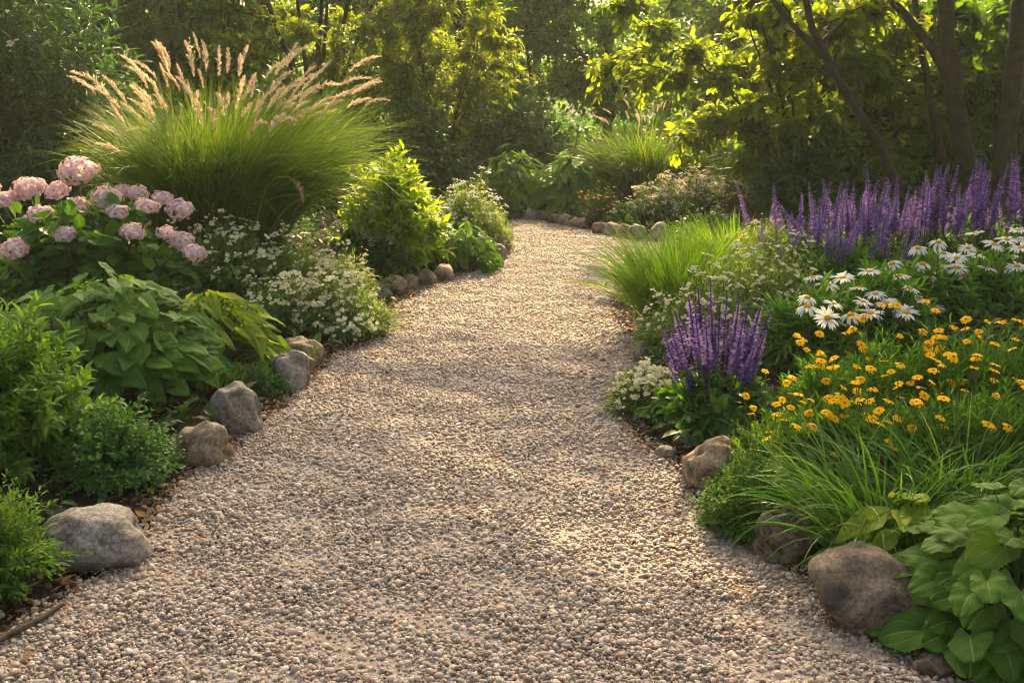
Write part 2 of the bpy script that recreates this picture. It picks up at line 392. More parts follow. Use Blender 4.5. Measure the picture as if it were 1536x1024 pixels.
pebs = bpy.data.collections.new('pebble_kinds')
for k in range(9):
    rs = random.Random(k)
    me = blob(100 + k, 2, .38, (1, rs.uniform(.62, .95), rs.uniform(.45, .7)), cuts=rs.choice([0, 3, 5, 6]), freq=1.1)
    me.materials.append(m); ob = bpy.data.objects.new('pebble', me); pebs.objects.link(ob)
rng = np.random.default_rng(5)
def hexpts(sp, jit):
    x = np.arange(-3.4, 3.6, sp); y = np.arange(1.6, 12.2, sp * .87)
    X, Y = np.meshgrid(x, y); X = X + (np.arange(len(y)) % 2)[:, None] * sp / 2
    q = np.stack([X.ravel(), Y.ravel()], 1)
    half = (q[:, 1] * .56 + .25)
    q = q[np.abs(q[:, 0]) < half]
    return q + rng.normal(0, jit * sp, q.shape)
pts = []; siz = []; zs = []
q = hexpts(.0122, .28); d = path_dist(q)
keep = (d < 0) | (rng.random(len(q)) < np.exp(-np.maximum(d, 0) / .045) * .8)
q = q[keep]; pts.append(q); siz.append(rng.lognormal(0, .42, len(q)) * .0066); zs.append(np.full(len(q), .0068))
q = hexpts(.022, .42); d = path_dist(q); keep = d < -.01
q = q[keep]; pts.append(q); siz.append(rng.lognormal(0, .36, len(q)) * .0065); zs.append(np.full(len(q), .0130))
P2 = np.vstack(pts); SZ = np.clip(np.concatenate(siz), .0038, .017); Z = np.concatenate(zs)
Z = Z + np.maximum(gz(P2), 0) + .006 * np.sin(P2[:, 0] * 9 + 2 * np.sin(P2[:, 1] * 5)) * np.sin(P2[:, 1] * 13 + P2[:, 0] * 4)
me = bpy.data.meshes.new('gravel'); me.vertices.add(len(P2))
me.vertices.foreach_set('co', np.column_stack([P2, Z]).astype('f4').ravel())
a = me.attributes.new('rot', 'FLOAT_VECTOR', 'POINT')
a.data.foreach_set('vector', np.column_stack([rng.normal(0, .45, len(P2)), rng.normal(0, .45, len(P2)), rng.uniform(0, 6.28, len(P2))]).astype('f4').ravel())
a = me.attributes.new('siz', 'FLOAT', 'POINT'); a.data.foreach_set('value', SZ.astype('f4'))
a = me.attributes.new('pick', 'INT', 'POINT'); a.data.foreach_set('value', rng.integers(0, 9, len(P2)).astype('i4'))
gr = link_mesh('gravel', me); gr['kind'] = 'stuff'
ng = bpy.data.node_groups.new('scatter_pebbles', 'GeometryNodeTree')
ng.interface.new_socket('Geometry', in_out='INPUT', socket_type='NodeSocketGeometry')
ng.interface.new_socket('Geometry', in_out='OUTPUT', socket_type='NodeSocketGeometry')
nn = ng.nodes; gi = nn.new('NodeGroupInput'); go = nn.new('NodeGroupOutput')
iop = nn.new('GeometryNodeInstanceOnPoints'); ci = nn.new('GeometryNodeCollectionInfo')
ci.inputs['Collection'].default_value = pebs; ci.inputs['Separate Children'].default_value = True; ci.inputs['Reset Children'].default_value = True
def named(n, ty):
    x = nn.new('GeometryNodeInputNamedAttribute'); x.data_type = ty; x.inputs['Name'].default_value = n
    return [s for s in x.outputs if s.enabled][0]
gl = ng.links.new
gl(gi.outputs[0], iop.inputs['Points']); gl(ci.outputs[0], iop.inputs['Instance']); iop.inputs['Pick Instance'].default_value = True
gl(named('pick', 'INT'), iop.inputs['Instance Index']); gl(named('siz', 'FLOAT'), iop.inputs['Scale'])
e2r = nn.new('FunctionNodeEulerToRotation'); gl(named('rot', 'FLOAT_VECTOR'), e2r.inputs[0]); gl(e2r.outputs[0], iop.inputs['Rotation'])
gl(iop.outputs[0], go.inputs[0])
gr.modifiers.new('scatter', 'NODES').node_group = ng

# ------------------------------------------------------------------ stones along the path
RK = dict(grey=rockmat('rock_grey', [(.17, .145, .125), (.27, .235, .205), (.36, .32, .28)]),
          tan=rockmat('rock_tan', [(.19, .13, .085), (.32, .23, .155), (.42, .33, .235)], .3),
          brown=rockmat('rock_brown', [(.07, .052, .04), (.15, .11, .08), (.24, .18, .13)], .25),
          moss=rockmat('rock_mossy', [(.08, .07, .05), (.15, .13, .09), (.23, .19, .135)], .9))
def stone(px, py_base, w, h, mat, label, seed, depth=1.0, cuts=3, rot=0.0, group=None, sub=5, amp=.3, name='boulder', cat='rock', sink=.3):
    """px: middle of the stone, py_base: row of its foot on the path side, w, h: metres"""
    me = blob(seed, sub, amp, (1, 1, 1), cuts + 1, 1.15, .03)
    co = np.empty(len(me.vertices) * 3, 'f4'); me.vertices.foreach_get('co', co); co = co.reshape(-1, 3)
    ca, sa = math.cos(rot), math.sin(rot); co[:, :2] = co[:, :2] @ np.array([[ca, sa], [-sa, ca]])
    lo, hi = co.min(0), co.max(0); co = (co - (lo + hi) / 2) / (hi - lo) * np.array([w, w * depth, h / (1 - sink)])
    me.vertices.foreach_set('co', co.astype('f4').ravel()); me.update()
    me.materials.append(RK[mat])
    p = at(px, py_base); o = link_mesh(name, me)
    o.location = (p[0], p[1] + w / 2 * depth * .8, h / (1 - sink) / 2 - h * sink / (1 - sink))
    tag(o, label, cat, group or 'stones edging the path'); return o
stone(128, 862, .36, .17, 'grey', 'broad flat grey boulder with a crack, beside the gravel at the lower left corner', 3, .75, 4)
stone(296, 704, .25, .185, 'tan', 'blocky tan boulder right of the small leaved box shrub', 12, .8, 5)
stone(340, 655, .30, .225, 'grey', 'angular grey boulder under the edge of the broad leaved hosta', 21, .8, 5, rot=.5)
stone(430, 590, .21, .21, 'grey', 'smooth rounded grey boulder right of the feathery low mound', 33, .95, 1)
stone(447, 556, .25, .17, 'tan', 'tan boulder behind the smooth round grey one, below the white flowers', 41, .8, 5, rot=.3)
stone(1072, 742, .225, .205, 'tan', 'rounded tan boulder between the purple salvia and the mossy green dome', 57, .9, 2)
stone(1184, 850, .20, .165, 'brown', 'brown boulder half hidden under the arching strap grass', 62, .9, 3)
stone(1340, 966, .40, .215, 'brown', 'big dark brown boulder below the bright broad leaved plant', 79, .85, 4, rot=.4)
stone(1412, 1022, .13, .06, 'brown', 'small dark stone sunk in soil at the lower right', 81, .8, 2)
for k, (px, py, w, h, mt, lb) in enumerate([
    (570, 448, .18, .12, 'grey', 'grey end stone of the row, touching the white flowered mound'),
    (590, 443, .19, .14, 'tan', 'tan stone between a grey end stone and a brown flat one, below pale spires'),
    (612, 436, .18, .12, 'brown', 'brown flat topped stone in the row below the pale flower spires'),
    (637, 430, .2, .13, 'moss', 'mossy stone in the row below the yellow green shrub'),
    (662, 424, .2, .14, 'tan', 'rounded tan stone beside the low leafy green mound'),
    (748, 392, .15, .15, 'grey', 'grey stone at the right foot of the low leafy green mound'),
    (757, 378, .14, .14, 'tan', 'tan stone just behind the grey one at the leafy mound'),
    (762, 362, .13, .12, 'grey', 'small grey stone below the white flowered clump at the bend')]):
    stone(px, py, w, h, mt, lb, 200 + k, 1.0, k % 3 + 1, rot=k, sub=3, name='edging_stone', cat='stone')
FARROW = [(777, 324, .2, .13, 'grey', 'grey stone at the left end of the far row'), (790, 316, .24, .13, 'tan', 'wide tan stone set behind the far row at its left end'),
    (796, 331, .21, .15, 'grey', 'pale oval stone in the far row below the dark leafy plants'), (815, 333, .17, .13, 'moss', 'mossy stone in the far row just left of the far hosta'),
    (833, 337, .19, .12, 'brown', 'brown stone in the far row under the far hosta'), (849, 340, .17, .14, 'grey', 'grey stone in the far row at the right edge of the far hosta'),
    (862, 343, .14, .12, 'tan', 'small tan stone in the far row, left of the orange flowered mound'), (874, 345, .14, .13, 'brown', 'brown stone at the left foot of the orange flowered mound'),
    (902, 352, .19, .13, 'brown', 'dark brown stone below the orange flowered mound'), (919, 355, .19, .14, 'grey', 'grey stone below the small fresh green mound'),
    (937, 358, .18, .15, 'tan', 'tan stone left of the foot of the cream flowered mound'), (956, 361, .18, .16, 'grey', 'grey stone below the cream flowered mound'),
    (990, 364, .22, .2, 'grey', 'last pale stone of the far row, behind the bright grass tuft')]
for k, (px, py, w, h, mt, lb) in enumerate(FARROW):
    stone(px, py, w, h, mt, lb, 300 + k, .9, k % 3, rot=k * 1.3, sub=3, name='edging_stone', cat='stone', group='far row of edging stones')
for k, (px, py, w, h, mt, lb) in enumerate([
    (968, 545, .13, .12, 'moss', 'mossy stone between the cream cushion and the bright grass tuft'),
    (985, 522, .14, .16, 'grey', 'upright pale grey stone under the bright grass tuft'),
    (1000, 690, .1, .05, 'grey', 'little grey stone on the soil below the front salvia leaves')]):
    stone(px, py, w, h, mt, lb, 400 + k, .9, 2, rot=k, sub=3, name='edging_stone', cat='stone')

# ------------------------------------------------------------------ plant growing
def bez(base, tip, k=7, lift=.6, out=.15):
    """curved shoots from base to tip: (n,k,3)"""
    d = tip - base; ln = np.linalg.norm(d, axis=1, keepdims=True)
    c = base + d * out + np.array([0, 0, 1.]) * ln * lift * .6
    t = np.linspace(0, 1, k)[None, :, None]
    return (1 - t) ** 2 * base[:, None] + 2 * t * (1 - t) * c[:, None] + t ** 2 * tip[:, None]
def along(rng, poly, m, t0=.3, t1=1.0, alpha=55, droop=.2, spread=.35, opposite=False):
    """leaf seats along shoots: P, D, N, t, shoot index"""
    n, k, _ = poly.shape
    if opposite:
        tt = np.repeat(np.linspace(t0, t1, (m + 1) // 2), 2)[:m]; tt = np.tile(tt, (n, 1))
        tt = np.clip(tt + rng.normal(0, .012, tt.shape), 0, 1)
        ph = np.tile((np.arange(m) % 2) * math.pi + (np.arange(m) // 2) * (math.pi / 2), (n, 1)) + rng.uniform(0, 6.28, (n, 1))
    else:
        tt = np.clip(np.linspace(t0, t1, m)[None] + rng.normal(0, .03, (n, m)), 0, 1)
        ph = np.arange(m)[None] * 2.4 + rng.uniform(0, 6.28, (n, 1))
    ph = ph + rng.normal(0, .3, ph.shape)
    x = tt * (k - 1); i0 = np.clip(np.floor(x).astype(int), 0, k - 2); fr = (x - i0)[..., None]
    r_ = np.arange(n)[:, None]
    P = poly[r_, i0] * (1 - fr) + poly[r_, i0 + 1] * fr
    T = norm(poly[r_, i0 + 1] - poly[r_, i0])
    ref = np.where(np.abs(T[..., 2:3]) > .9, np.array([1., 0, 0]), np.array([0, 0, 1.]))
    A = norm(np.cross(T, ref)); B = np.cross(T, A)
    al = R(alpha) * (1.0 - .45 * tt ** 3) + rng.normal(0, spread * .4, tt.shape)
    rad = A * np.cos(ph)[..., None] + B * np.sin(ph)[..., None]
    D = T * np.cos(al)[..., None] + rad * np.sin(al)[..., None]
    D = D + np.array([0, 0, -1.]) * droop * rng.uniform(.4, 1.4, tt.shape)[..., None]
    D = norm(D)
    N = T * .6 + np.array([0, 0, 1.]) * .7 + rng.normal(0, .25, D.shape)
    idx = np.broadcast_to(r_, tt.shape)
    return P.reshape(-1, 3), D.reshape(-1, 3), N.reshape(-1, 3), tt.ravel(), idx.ravel()
def leaves(name, rng, seats, T, L, Wd, mat, parent, vary=.25, varbase=None, tipgrow=.0):
    P, D, N, t, idx = seats; n = len(P)
    Ls = L * rng.lognormal(0, vary, n) * (1 - tipgrow * np.clip((t - .6) / .4, 0, 1))
    V, F, uv = stitch(T, P, D, N, Ls, Ls * Wd / L)
    var = rng.beta(2, 2, n) * .7 + .3 * t if varbase is None else varbase
    return mk(name, V, F, mat, parent, np.repeat(np.clip(var, 0, 1), len(T[0])), uv)
def dome(rng, n, rx, ry, h, shell=.65, low=.0, lump=.18, seed=0):
    z = rng.uniform(low, 1, n); ph = rng.uniform(0, 6.2832, n); s = np.sqrt(np.maximum(1 - z * z, 0))
    d = np.stack([np.cos(ph) * s, np.sin(ph) * s, z], 1)
    r_ = rng.uniform(shell, 1, n) ** .6
    if lump:
        r_ = r_ * np.array([1 + lump * 1.6 * noise.noise(Vector(q) * 2.2 + Vector((seed * 3.7, 1, 2))) for q in d])
    return d * r_[:, None] * np.array([rx, ry, h])
def bush(name, label, cat, loc, seed, rx, ry, h, n, m, L, Wd, leaf, T=LANCE, stem='stem', t0=.3, base_r=.12, shell=.6, low=.05, alpha=55,
         droop=.2, lump=.18, opposite=False, lift=.6, sr=.0022, group=None, tipgrow=.3, sparse=None, vary=.22):
    rng = np.random.default_rng(seed); t = thing(name, label, cat, loc, group)
    tip = dome(rng, n, rx, ry, h, shell, low, lump, seed)
    base = np.column_stack([tip[:, :2] * base_r + rng.normal(0, .02, (n, 2)), np.zeros(n)])
    poly = bez(base, tip, 7, lift)
    V, F = tubes(poly, np.tile(np.linspace(sr, sr * .35, 7), (n, 1)), 4)
    mk('stems', V, F, MD[stem], t)
    leaves('foliage', rng, along(rng, poly, m, t0, 1, alpha, droop, opposite=opposite), T, L, Wd, MD[leaf], t, vary, tipgrow=tipgrow)
    return t, tip, poly, rng

def blades(rng, n, R0, Lr, th, bend, w, seg=7, lean=(0, 0), floor=True, zbase=0.0, rpow=.5):
    ph = rng.uniform(0, 6.2832, n); r_ = R0 * rng.random(n) ** rpow
    base = np.column_stack([r_ * np.cos(ph), r_ * np.sin(ph)])
    ph = ph + rng.normal(0, .65, n)
    t0 = th * (.15 + .85 * (r_ / R0)) * rng.uniform(.5, 1.25, n)
    L_ = rng.uniform(*Lr, n); kap = bend * rng.uniform(.3, 1.3, n) + (rng.random(n) < .07) * rng.uniform(.5, 1.5, n)
    t = np.linspace(0, 1, seg + 1); tm = (t[1:] + t[:-1]) / 2
    ang = t0[:, None] + kap[:, None] * tm ** 1.7
    hor = np.concatenate([np.zeros((n, 1)), np.cumsum(np.sin(ang), 1)], 1) * (L_ / seg)[:, None]
    ver = np.concatenate([np.zeros((n, 1)), np.cumsum(np.cos(ang), 1)], 1) * (L_ / seg)[:, None] + zbase
    if floor: ver = np.maximum(ver, .01 * rng.random((n, 1)) + .005 * t)
    wob = (rng.normal(0, .06, (n, 1)) * L_[:, None]) * t ** 2
    c, s = np.cos(ph)[:, None], np.sin(ph)[:, None]
    X = base[:, :1] + hor * c - wob * s + lean[0] * t ** 2 * L_[:, None]; Y = base[:, 1:] + hor * s + wob * c + lean[1] * t ** 2 * L_[:, None]
    C = np.stack([X, Y, ver], -1)
    prof = np.interp(t, [0, .2, .5, .8, 1], [.7, 1, .95, .55, .03]) * w
    wv = prof[None] * rng.uniform(.7, 1.3, (n, 1))
    tw = rng.normal(0, .6, (n, 1)) + rng.normal(0, .5, (n, 1)) * t
    sd = np.stack([-s * np.cos(tw), c * np.cos(tw), np.sin(tw) * np.ones_like(wv)], -1)
    V = np.stack([C - sd * wv[..., None] / 2, C + sd * wv[..., None] / 2], 2)
    i = np.arange(n * (seg + 1) * 2).reshape(n, seg + 1, 2)
    F = np.stack([i[:, :-1, 0], i[:, :-1, 1], i[:, 1:, 1], i[:, 1:, 0]], -1).reshape(-1, 4)
    var = np.clip(rng.beta(2, 3, (n, 1)) * .75 + .22 * t ** 3 + (rng.random((n, 1)) < .05) * .45, 0, 1)
    return V.reshape(-1, 3), F, np.repeat(var[..., None], 2, 2).ravel(), C, ph

# flower meshes
def m_petals(np_, L, Wd, tilt, mat, seed, r0=.1, T=OVAL, jit=.08, rows=1):
    """ring of petals, flower axis = z, radius about 1"""
    rs = np.random.default_rng(seed); a = np.arange(np_) * 2 * math.pi / np_ + rs.normal(0, jit, np_)
    out = np.stack([np.cos(a), np.sin(a), np.zeros(np_)], 1)
    tl = tilt + rs.normal(0, jit * 1.5, np_)
    D = out * np.cos(tl)[:, None] + np.array([0, 0, 1.]) * np.sin(tl)[:, None]
    N = np.array([0, 0, 1.]) - out * np.sin(tl)[:, None] * .5
    V, F, uv = stitch(T, out * r0, D, N, L * rs.uniform(.88, 1.08, np_), Wd)
    var = np.repeat(rs.random(np_), len(T[0]))
    return mk('flower', V, F, MD[mat], None, var, uv, link=False)
def m_disc(r_, h, mat):
    bm = bmesh.new(); bmesh.ops.create_icosphere(bm, subdivisions=2, radius=1)
    for v in bm.verts: v.co = Vector((v.co.x * r_, v.co.y * r_, max(v.co.z, -.3) * h))
    for f_ in bm.faces: f_.smooth = True
    me = bpy.data.meshes.new('flower_centre'); bm.to_mesh(me); bm.free(); me.materials.append(MD[mat]); return me
def m_tiny(seed, mat, n=6, heads=1, spread=.0, centre='disc'):
    """small blossom or a flat head of several, radius about 1"""
    rs = np.random.default_rng(seed); P, D, N, Ls = [], [], [], []
    for _ in range(heads):
        c = np.append(rs.normal(0, spread, 2), rs.uniform(-.1, .1) * spread * 2); s = 1.0 if heads == 1 else rs.uniform(.3, .5)
        tx = rs.normal(0, .35, 2)
        for j in range(n):
            a = j * 6.2832 / n + rs.random() * .3; o_ = np.array([math.cos(a), math.sin(a), .25 + tx[0] * math.cos(a) + tx[1] * math.sin(a)])
            P.append(c); D.append(o_); N.append([0, 0, 1]); Ls.append(s)
    V, F, uv = stitch(OVAL, np.array(P), np.array(D), np.array(N, float), np.array(Ls), np.array(Ls) * .8)
    z = np.array([0, -1.2, -3.6]); V2, F2 = tubes(np.stack([.06 * z * z * .3, 0 * z, z], 1)[None], np.full((1, 3), .07), 4)
    nf = sum(len(x) for x in F)
    return mk('blossom', np.vstack([V, V2]), F + [F2 + len(V)], [MD[mat], MD['stem']], None, np.concatenate([np.repeat(rs.random(len(P)), 8), np.zeros(len(V2))]), None,
              midx=np.concatenate([np.zeros(nf), np.ones(len(F2))]), link=False)
def m_spike(seed, mat, whorls=22, r_=.085, L=1.0, florets=7):
    """flower spike of unit length along z: whorls of little lipped florets, narrowing upward"""
    rs = np.random.default_rng(seed); P, D, N, Ls = [], [], [], []
    for k in range(whorls):
        f_ = k / (whorls - 1); rr = r_ * (1 - .75 * f_ ** 1.3) * rs.uniform(.75, 1.25)
        for j in range(florets):
            if rs.random() < .12: continue
            a = j * 6.2832 / florets + k * .7 + rs.normal(0, .2)
            o_ = np.array([math.cos(a), math.sin(a), rs.uniform(.2, .9)])
            P.append([math.cos(a) * rr * .25, math.sin(a) * rr * .25, f_ * L + rs.normal(0, .008)]); D.append(o_); N.append([-.3 * math.cos(a), -.3 * math.sin(a), 1]); Ls.append(rr * rs.uniform(.8, 1.3))
    P, Ls = np.array(P), np.array(Ls)
    V, F, uv = stitch(OVAL, P, np.array(D), np.array(N, float), Ls, Ls * .62)
    var = np.repeat(np.clip(rs.random(len(P)) * .8 + .2 * P[:, 2], 0, 1), 8)
    z = np.linspace(-.15, L, 6); pl = np.stack([0 * z, 0 * z, z], 1)[None]
    V2, F2 = tubes(pl, np.full((1, 6), .012), 4)
    Fs = F + [F2 + len(V)]
    nf = [len(x) for x in F]
    return mk('flower_spike', np.vstack([V, V2]), Fs, [MD[mat], MD['stemp']], None, np.concatenate([var, np.zeros(len(V2))]), None,
              midx=np.concatenate([np.zeros(sum(nf)), np.ones(len(F2))]), link=False)
def m_plume(seed, mat, n=150, bend=.35, wid=.11):
    """feathery seed head, unit length along z, nodding towards +x"""
    rs = np.random.default_rng(seed); t = rs.random(n) ** .85
    cx = bend * t ** 2.0
    a = rs.uniform(0, 6.2832, n); out = np.stack([np.cos(a), np.sin(a), np.zeros(n)], 1)
    T_ = norm(np.stack([2 * bend * t, 0 * t, np.ones(n)], 1))
    w = wid * np.sin(math.pi * np.clip(t * .86 + .12, 0, 1)) ** .7 * rs.uniform(.5, 1.2, n)
    P = np.stack([cx, 0 * t, t - .12 * t ** 2 * bend], 1); D = T_ * rs.uniform(.7, 1.5, n)[:, None] + out * .85 + rs.normal(0, .25, (n, 3))
    V, F, uv = stitch(DIAMOND, P, D, out + .3 * rs.normal(0, 1, (n, 3)), w * 1.35 + .04, w * .2 + .006)
    var = np.repeat(rs.random(n), 4)
    return mk('plume', V, F, MD[mat], None, var, uv, link=False)
def m_mophead(seed, mat, n=110):
    rs = np.random.default_rng(seed); P, D, N, Ls, vr = [], [], [], [], []
    for j in range(n):
        z = 1 - 1.35 * (j + .5) / n; a = j * 2.39996; s = math.sqrt(max(0, 1 - z * z))
        d = np.array([math.cos(a) * s, math.sin(a) * s, z]) + rs.normal(0, .07, 3); d /= np.linalg.norm(d)
        rr = 1 + rs.normal(0, .085) + .13 * math.sin(a * 2 + z * 5 + seed); c = d * rr * np.array([1, 1, .7]) * .84
        ref = np.cross(d, [0, 0, 1.] if abs(d[2]) < .9 else [1., 0, 0]); ref /= np.linalg.norm(ref); b2 = np.cross(d, ref)
        a0 = rs.random() * 6; v0 = .08 + .85 * rs.random()
        for k in range(4):
            aa = a0 + k * math.pi / 2; o_ = ref * math.cos(aa) + b2 * math.sin(aa)
            P.append(c); D.append(o_ + d * rs.uniform(-.3, .15)); N.append(d); Ls.append(rs.uniform(.13, .18)); vr.append(np.clip(v0 + rs.normal(0, .1), 0, 1))
    Ls = np.array(Ls)
    V, F, uv = stitch(OVAL, np.array(P), np.array(D), np.array(N), Ls, Ls * .95)
    return mk('flower_head', V, F, MD[mat], None, np.repeat(vr, 8), uv, link=False)

def flowers_on(t, rng, meshes, tips, dirs, size, name, vary=.2, tilt=.3):
    for q, d in zip(tips, dirs):
        dd = np.array(d) + rng.normal(0, tilt, 3)
        inst(name, meshes[rng.integers(len(meshes))], t, q, dd, rng.uniform(0, 6.28), size * float(rng.lognormal(0, vary)))
def local(t, p):
    return np.asarray(p, float) - np.array(t.location)

def stalks(t, polys, r_, mat='stem', sides=5):
    for pl in polys:
        pl = np.asarray(pl)[None]; V, F = tubes(pl, np.full(pl.shape[:2], r_), sides); mk('flower_stalk', V, F, MD[mat], t)

TINY_W = [m_tiny(s, 'white', 5, 7, .55) for s in range(4)]
TINY_C = [m_tiny(10 + s, 'cream', 6, 6, .5) for s in range(4)]
TINY_B = [m_tiny(20 + s, 'blush', 5, 6, .55) for s in range(3)]
TINY_O = [m_tiny(30 + s, 'orange', 6, 1) for s in range(3)]
SPIKES = [m_spike(s, 'purple', 24 + 3 * (s % 3), .075 + .012 * (s % 4), 1, 7) for s in range(6)]
DEEP = [m_spike(40 + s, 'deep', 25 + 3 * (s % 3), .075 + .012 * (s % 4), 1, 8) for s in range(6)]
SPIRES = [m_spike(50 + s, 'white', 12, .1, 1, 4) for s in range(3)]
PLUMES = [m_plume(s, 'plume', 140, .12 + .11 * s, .07 + .014 * (s % 3)) for s in range(5)]
MOPS = [m_mophead(s, 'pink', 150) for s in range(4)]
DAISY = [m_petals(19 + s, .88, .2, -.1 + .08 * s, 'white', s, .15) for s in range(3)] + [m_petals(20, .88, .2, -.42, 'white', 9, .15)]
DAISY_C = m_disc(.27, .2, 'disc')
COREO = [m_petals(8, .9, .62, .12 - .15 * s, 'yellow', 20 + s, .08) for s in range(4)]
COREO_C = m_disc(.19, .16, 'discb')
# ================================================================== LEFT BED, near to far
def pt(px, py): return put(px, py)
t, *_ = bush('spirea_shrub', 'feathery yellow green shrublet spilling over the flat grey boulder in the lower left corner', 'shrub', pt(-8, 880), 11,
     .25, .22, .42, 300, 26, .026, .010, 'light', LANCE, t0=.25, shell=.5, alpha=48, droop=.05, lump=.3)
t, *_ = bush('box_shrub', 'dense dark green shrub of tiny round leaves between the flat grey and blocky tan boulders', 'shrub', pt(168, 722), 12,
     .27, .24, .33, 620, 18, .021, .0135, 'box', OVAL, t0=.35, shell=.6, alpha=60, droop=.0, lump=.22, opposite=True)
t, *_ = bush('leafy_perennial', 'tall fresh green plant with whorled pointed leaves at the left edge above the box shrub', 'plant', pt(28, 690), 13,
     .36, .3, .66, 190, 34, .066, .022, 'light', LANCE, t0=.22, shell=.62, alpha=62, droop=.12, lump=.2, base_r=.45, lift=.8, opposite=True, sr=.003)

def rosette(name, label, cat, loc, seed, rx, ry, h, n, L, ratio, leaf, kinds, low=.12, droop_out=.55, petiole=True, group=None, szjit=.16, tw=.35, shell=.8, back=1.0):
    """broad leaves on long stalks, overlapping over a dome"""
    rng = np.random.default_rng(seed); t = thing(name, label, cat, loc, group)
    z = low + (1 - low) * (np.arange(n) + .5) / n; z = z ** .85
    ph = np.arange(n) * 2.39996 + rng.normal(0, .9, n); s = np.sqrt(np.maximum(1 - z * z, 0)) * .95 + .05
    r_ = rng.uniform(shell, 1.03, n)
    out = np.stack([np.cos(ph), np.sin(ph), 0 * ph], 1)
    P = np.stack([np.cos(ph) * s * rx * r_, np.sin(ph) * s * ry * r_, z * h * r_ * rng.uniform(.85, 1.1, n)], 1)
    D = out + np.array([0, 0, -1.]) * (droop_out * rng.uniform(-.25, 1.0, n) * (1.1 - z))[:, None] + rng.normal(0, tw, (n, 3)) * np.array([1, 1, .5])
    N = np.array([0, 0, 1.]) * (.8 + z[:, None] * .5) + out * .3 + rng.normal(0, .2, (n, 3)) + np.array([0, -.35, 0])
    Ls = L * (1.05 - .3 * z) * rng.lognormal(0, szjit, n)
    base = np.column_stack([rng.normal(0, .05, (n, 2)) * rx * 2, np.zeros(n)])
    Dn = norm(D); P0 = P - Dn * Ls[:, None] * .45
    poly = bez(base, P0 + np.array([0, 0, -.004]), 7, .45)
    V, F = tubes(poly, np.tile(np.linspace(.0045, .003, 7), (n, 1)) * (L / .15), 5)
    mk('stalks', V, F, MD['stem'], t)
    Vs, Fs, us, vs_ = [], [], [], []; off = 0; Fl = []
    which = rng.integers(len(kinds), size=n)
    for k, T in enumerate(kinds):
        q = which == k
        if not q.any(): continue
        V, F, uv = stitch(T, P0[q], D[q], N[q], Ls[q], Ls[q] * ratio)
        Vs.append(V); Fl += [f + off for f in F]; us.append(uv); off += len(V)
        vs_.append(np.repeat(np.clip(rng.beta(2, 2, q.sum()) * .8 + .1 * z[q], 0, 1), len(T[0])))
    mk('foliage', np.vstack(Vs), Fl, MD[leaf], t, np.concatenate(vs_), np.vstack(us))
    return t
HEART = [big_leaf('heart', .03, .16 + .10 * k, .10 + .05 * k, k) for k in range(4)]
LOBED = [big_leaf('lobed', .035, .12 + .09 * k, .08 + .05 * k, k, 13, 30) for k in range(4)]
LONG = [big_leaf('long', .03, .35 + .15 * k, .16, k, 7, 10) for k in range(3)]
rosette('broad_leaf_perennial', 'wide mound of heart shaped mid green leaves behind the two angular boulders', 'plant', pt(158, 560), 21, .55, .46, .46, 460, .108, .98, 'hosta', HEART, low=.0, droop_out=.38)
rosette('golden_hosta', 'yellow green hosta with narrow pointed leaves right of the wide heart leaved mound', 'plant', pt(320, 545), 22, .38, .38, .37, 250, .15, .36, 'hostay', LONG, low=.0, droop_out=.55)
bush('stonecrop_mound', 'low feathery dark green mound between the angular boulder and the smooth round one', 'ground cover', pt(390, 588), 23,
     .20, .17, .17, 340, 20, .02, .006, 'box', LANCE, t0=.2, shell=.5, alpha=40, droop=.0)

# hydrangea with its heads where they stand
rng = np.random.default_rng(31)
base = spot(128, 6.0)
t, *_ = bush('hydrangea', 'hydrangea with pale pink round flower heads below the tall plumed grass', 'flowering shrub', base, 31, .66, .5, .66, 120, 12, .125, .085, 'mid', OVAL,
             t0=.35, shell=.62, alpha=68, droop=.28, base_r=.3, sr=.005, lump=.1)
HEADS = [(117, 258, 31), (43, 285, 28), (4, 301, 22), (86, 287, 20), (115, 309, 19), (160, 297, 25), (176, 318, 18), (184, 287, 15), (60, 322, 21), (207, 291, 18),
         (221, 310, 19), (244, 299, 18), (270, 314, 22), (98, 352, 19), (199, 348, 20), (21, 375, 23), (250, 350, 16), (273, 361, 20), (291, 379, 19), (-30, 330, 24), (-20, 290, 22)]
hyd = []
for k, (px, py, r_) in enumerate(HEADS):
    y = 5.75 + .35 * ((k * 7) % 5) / 5 + (.25 if py < 300 else 0) - (.2 if py > 340 else 0)
    q = local(t, atd(px, py, y)); s = r_ * y / FPX
    inst('flower_head', MOPS[k % 4], t, q, (q[0] * .5, -.35 + rng.normal(0, .15), 1), k * 1.3, s)
    hyd.append(np.array([[q[0] * .4, q[1] * .3, .05], [q[0] * .8, q[1] * .8, q[2] * .6], [q[0], q[1], q[2] - s * .3]]))
stalks(t, hyd, .005)

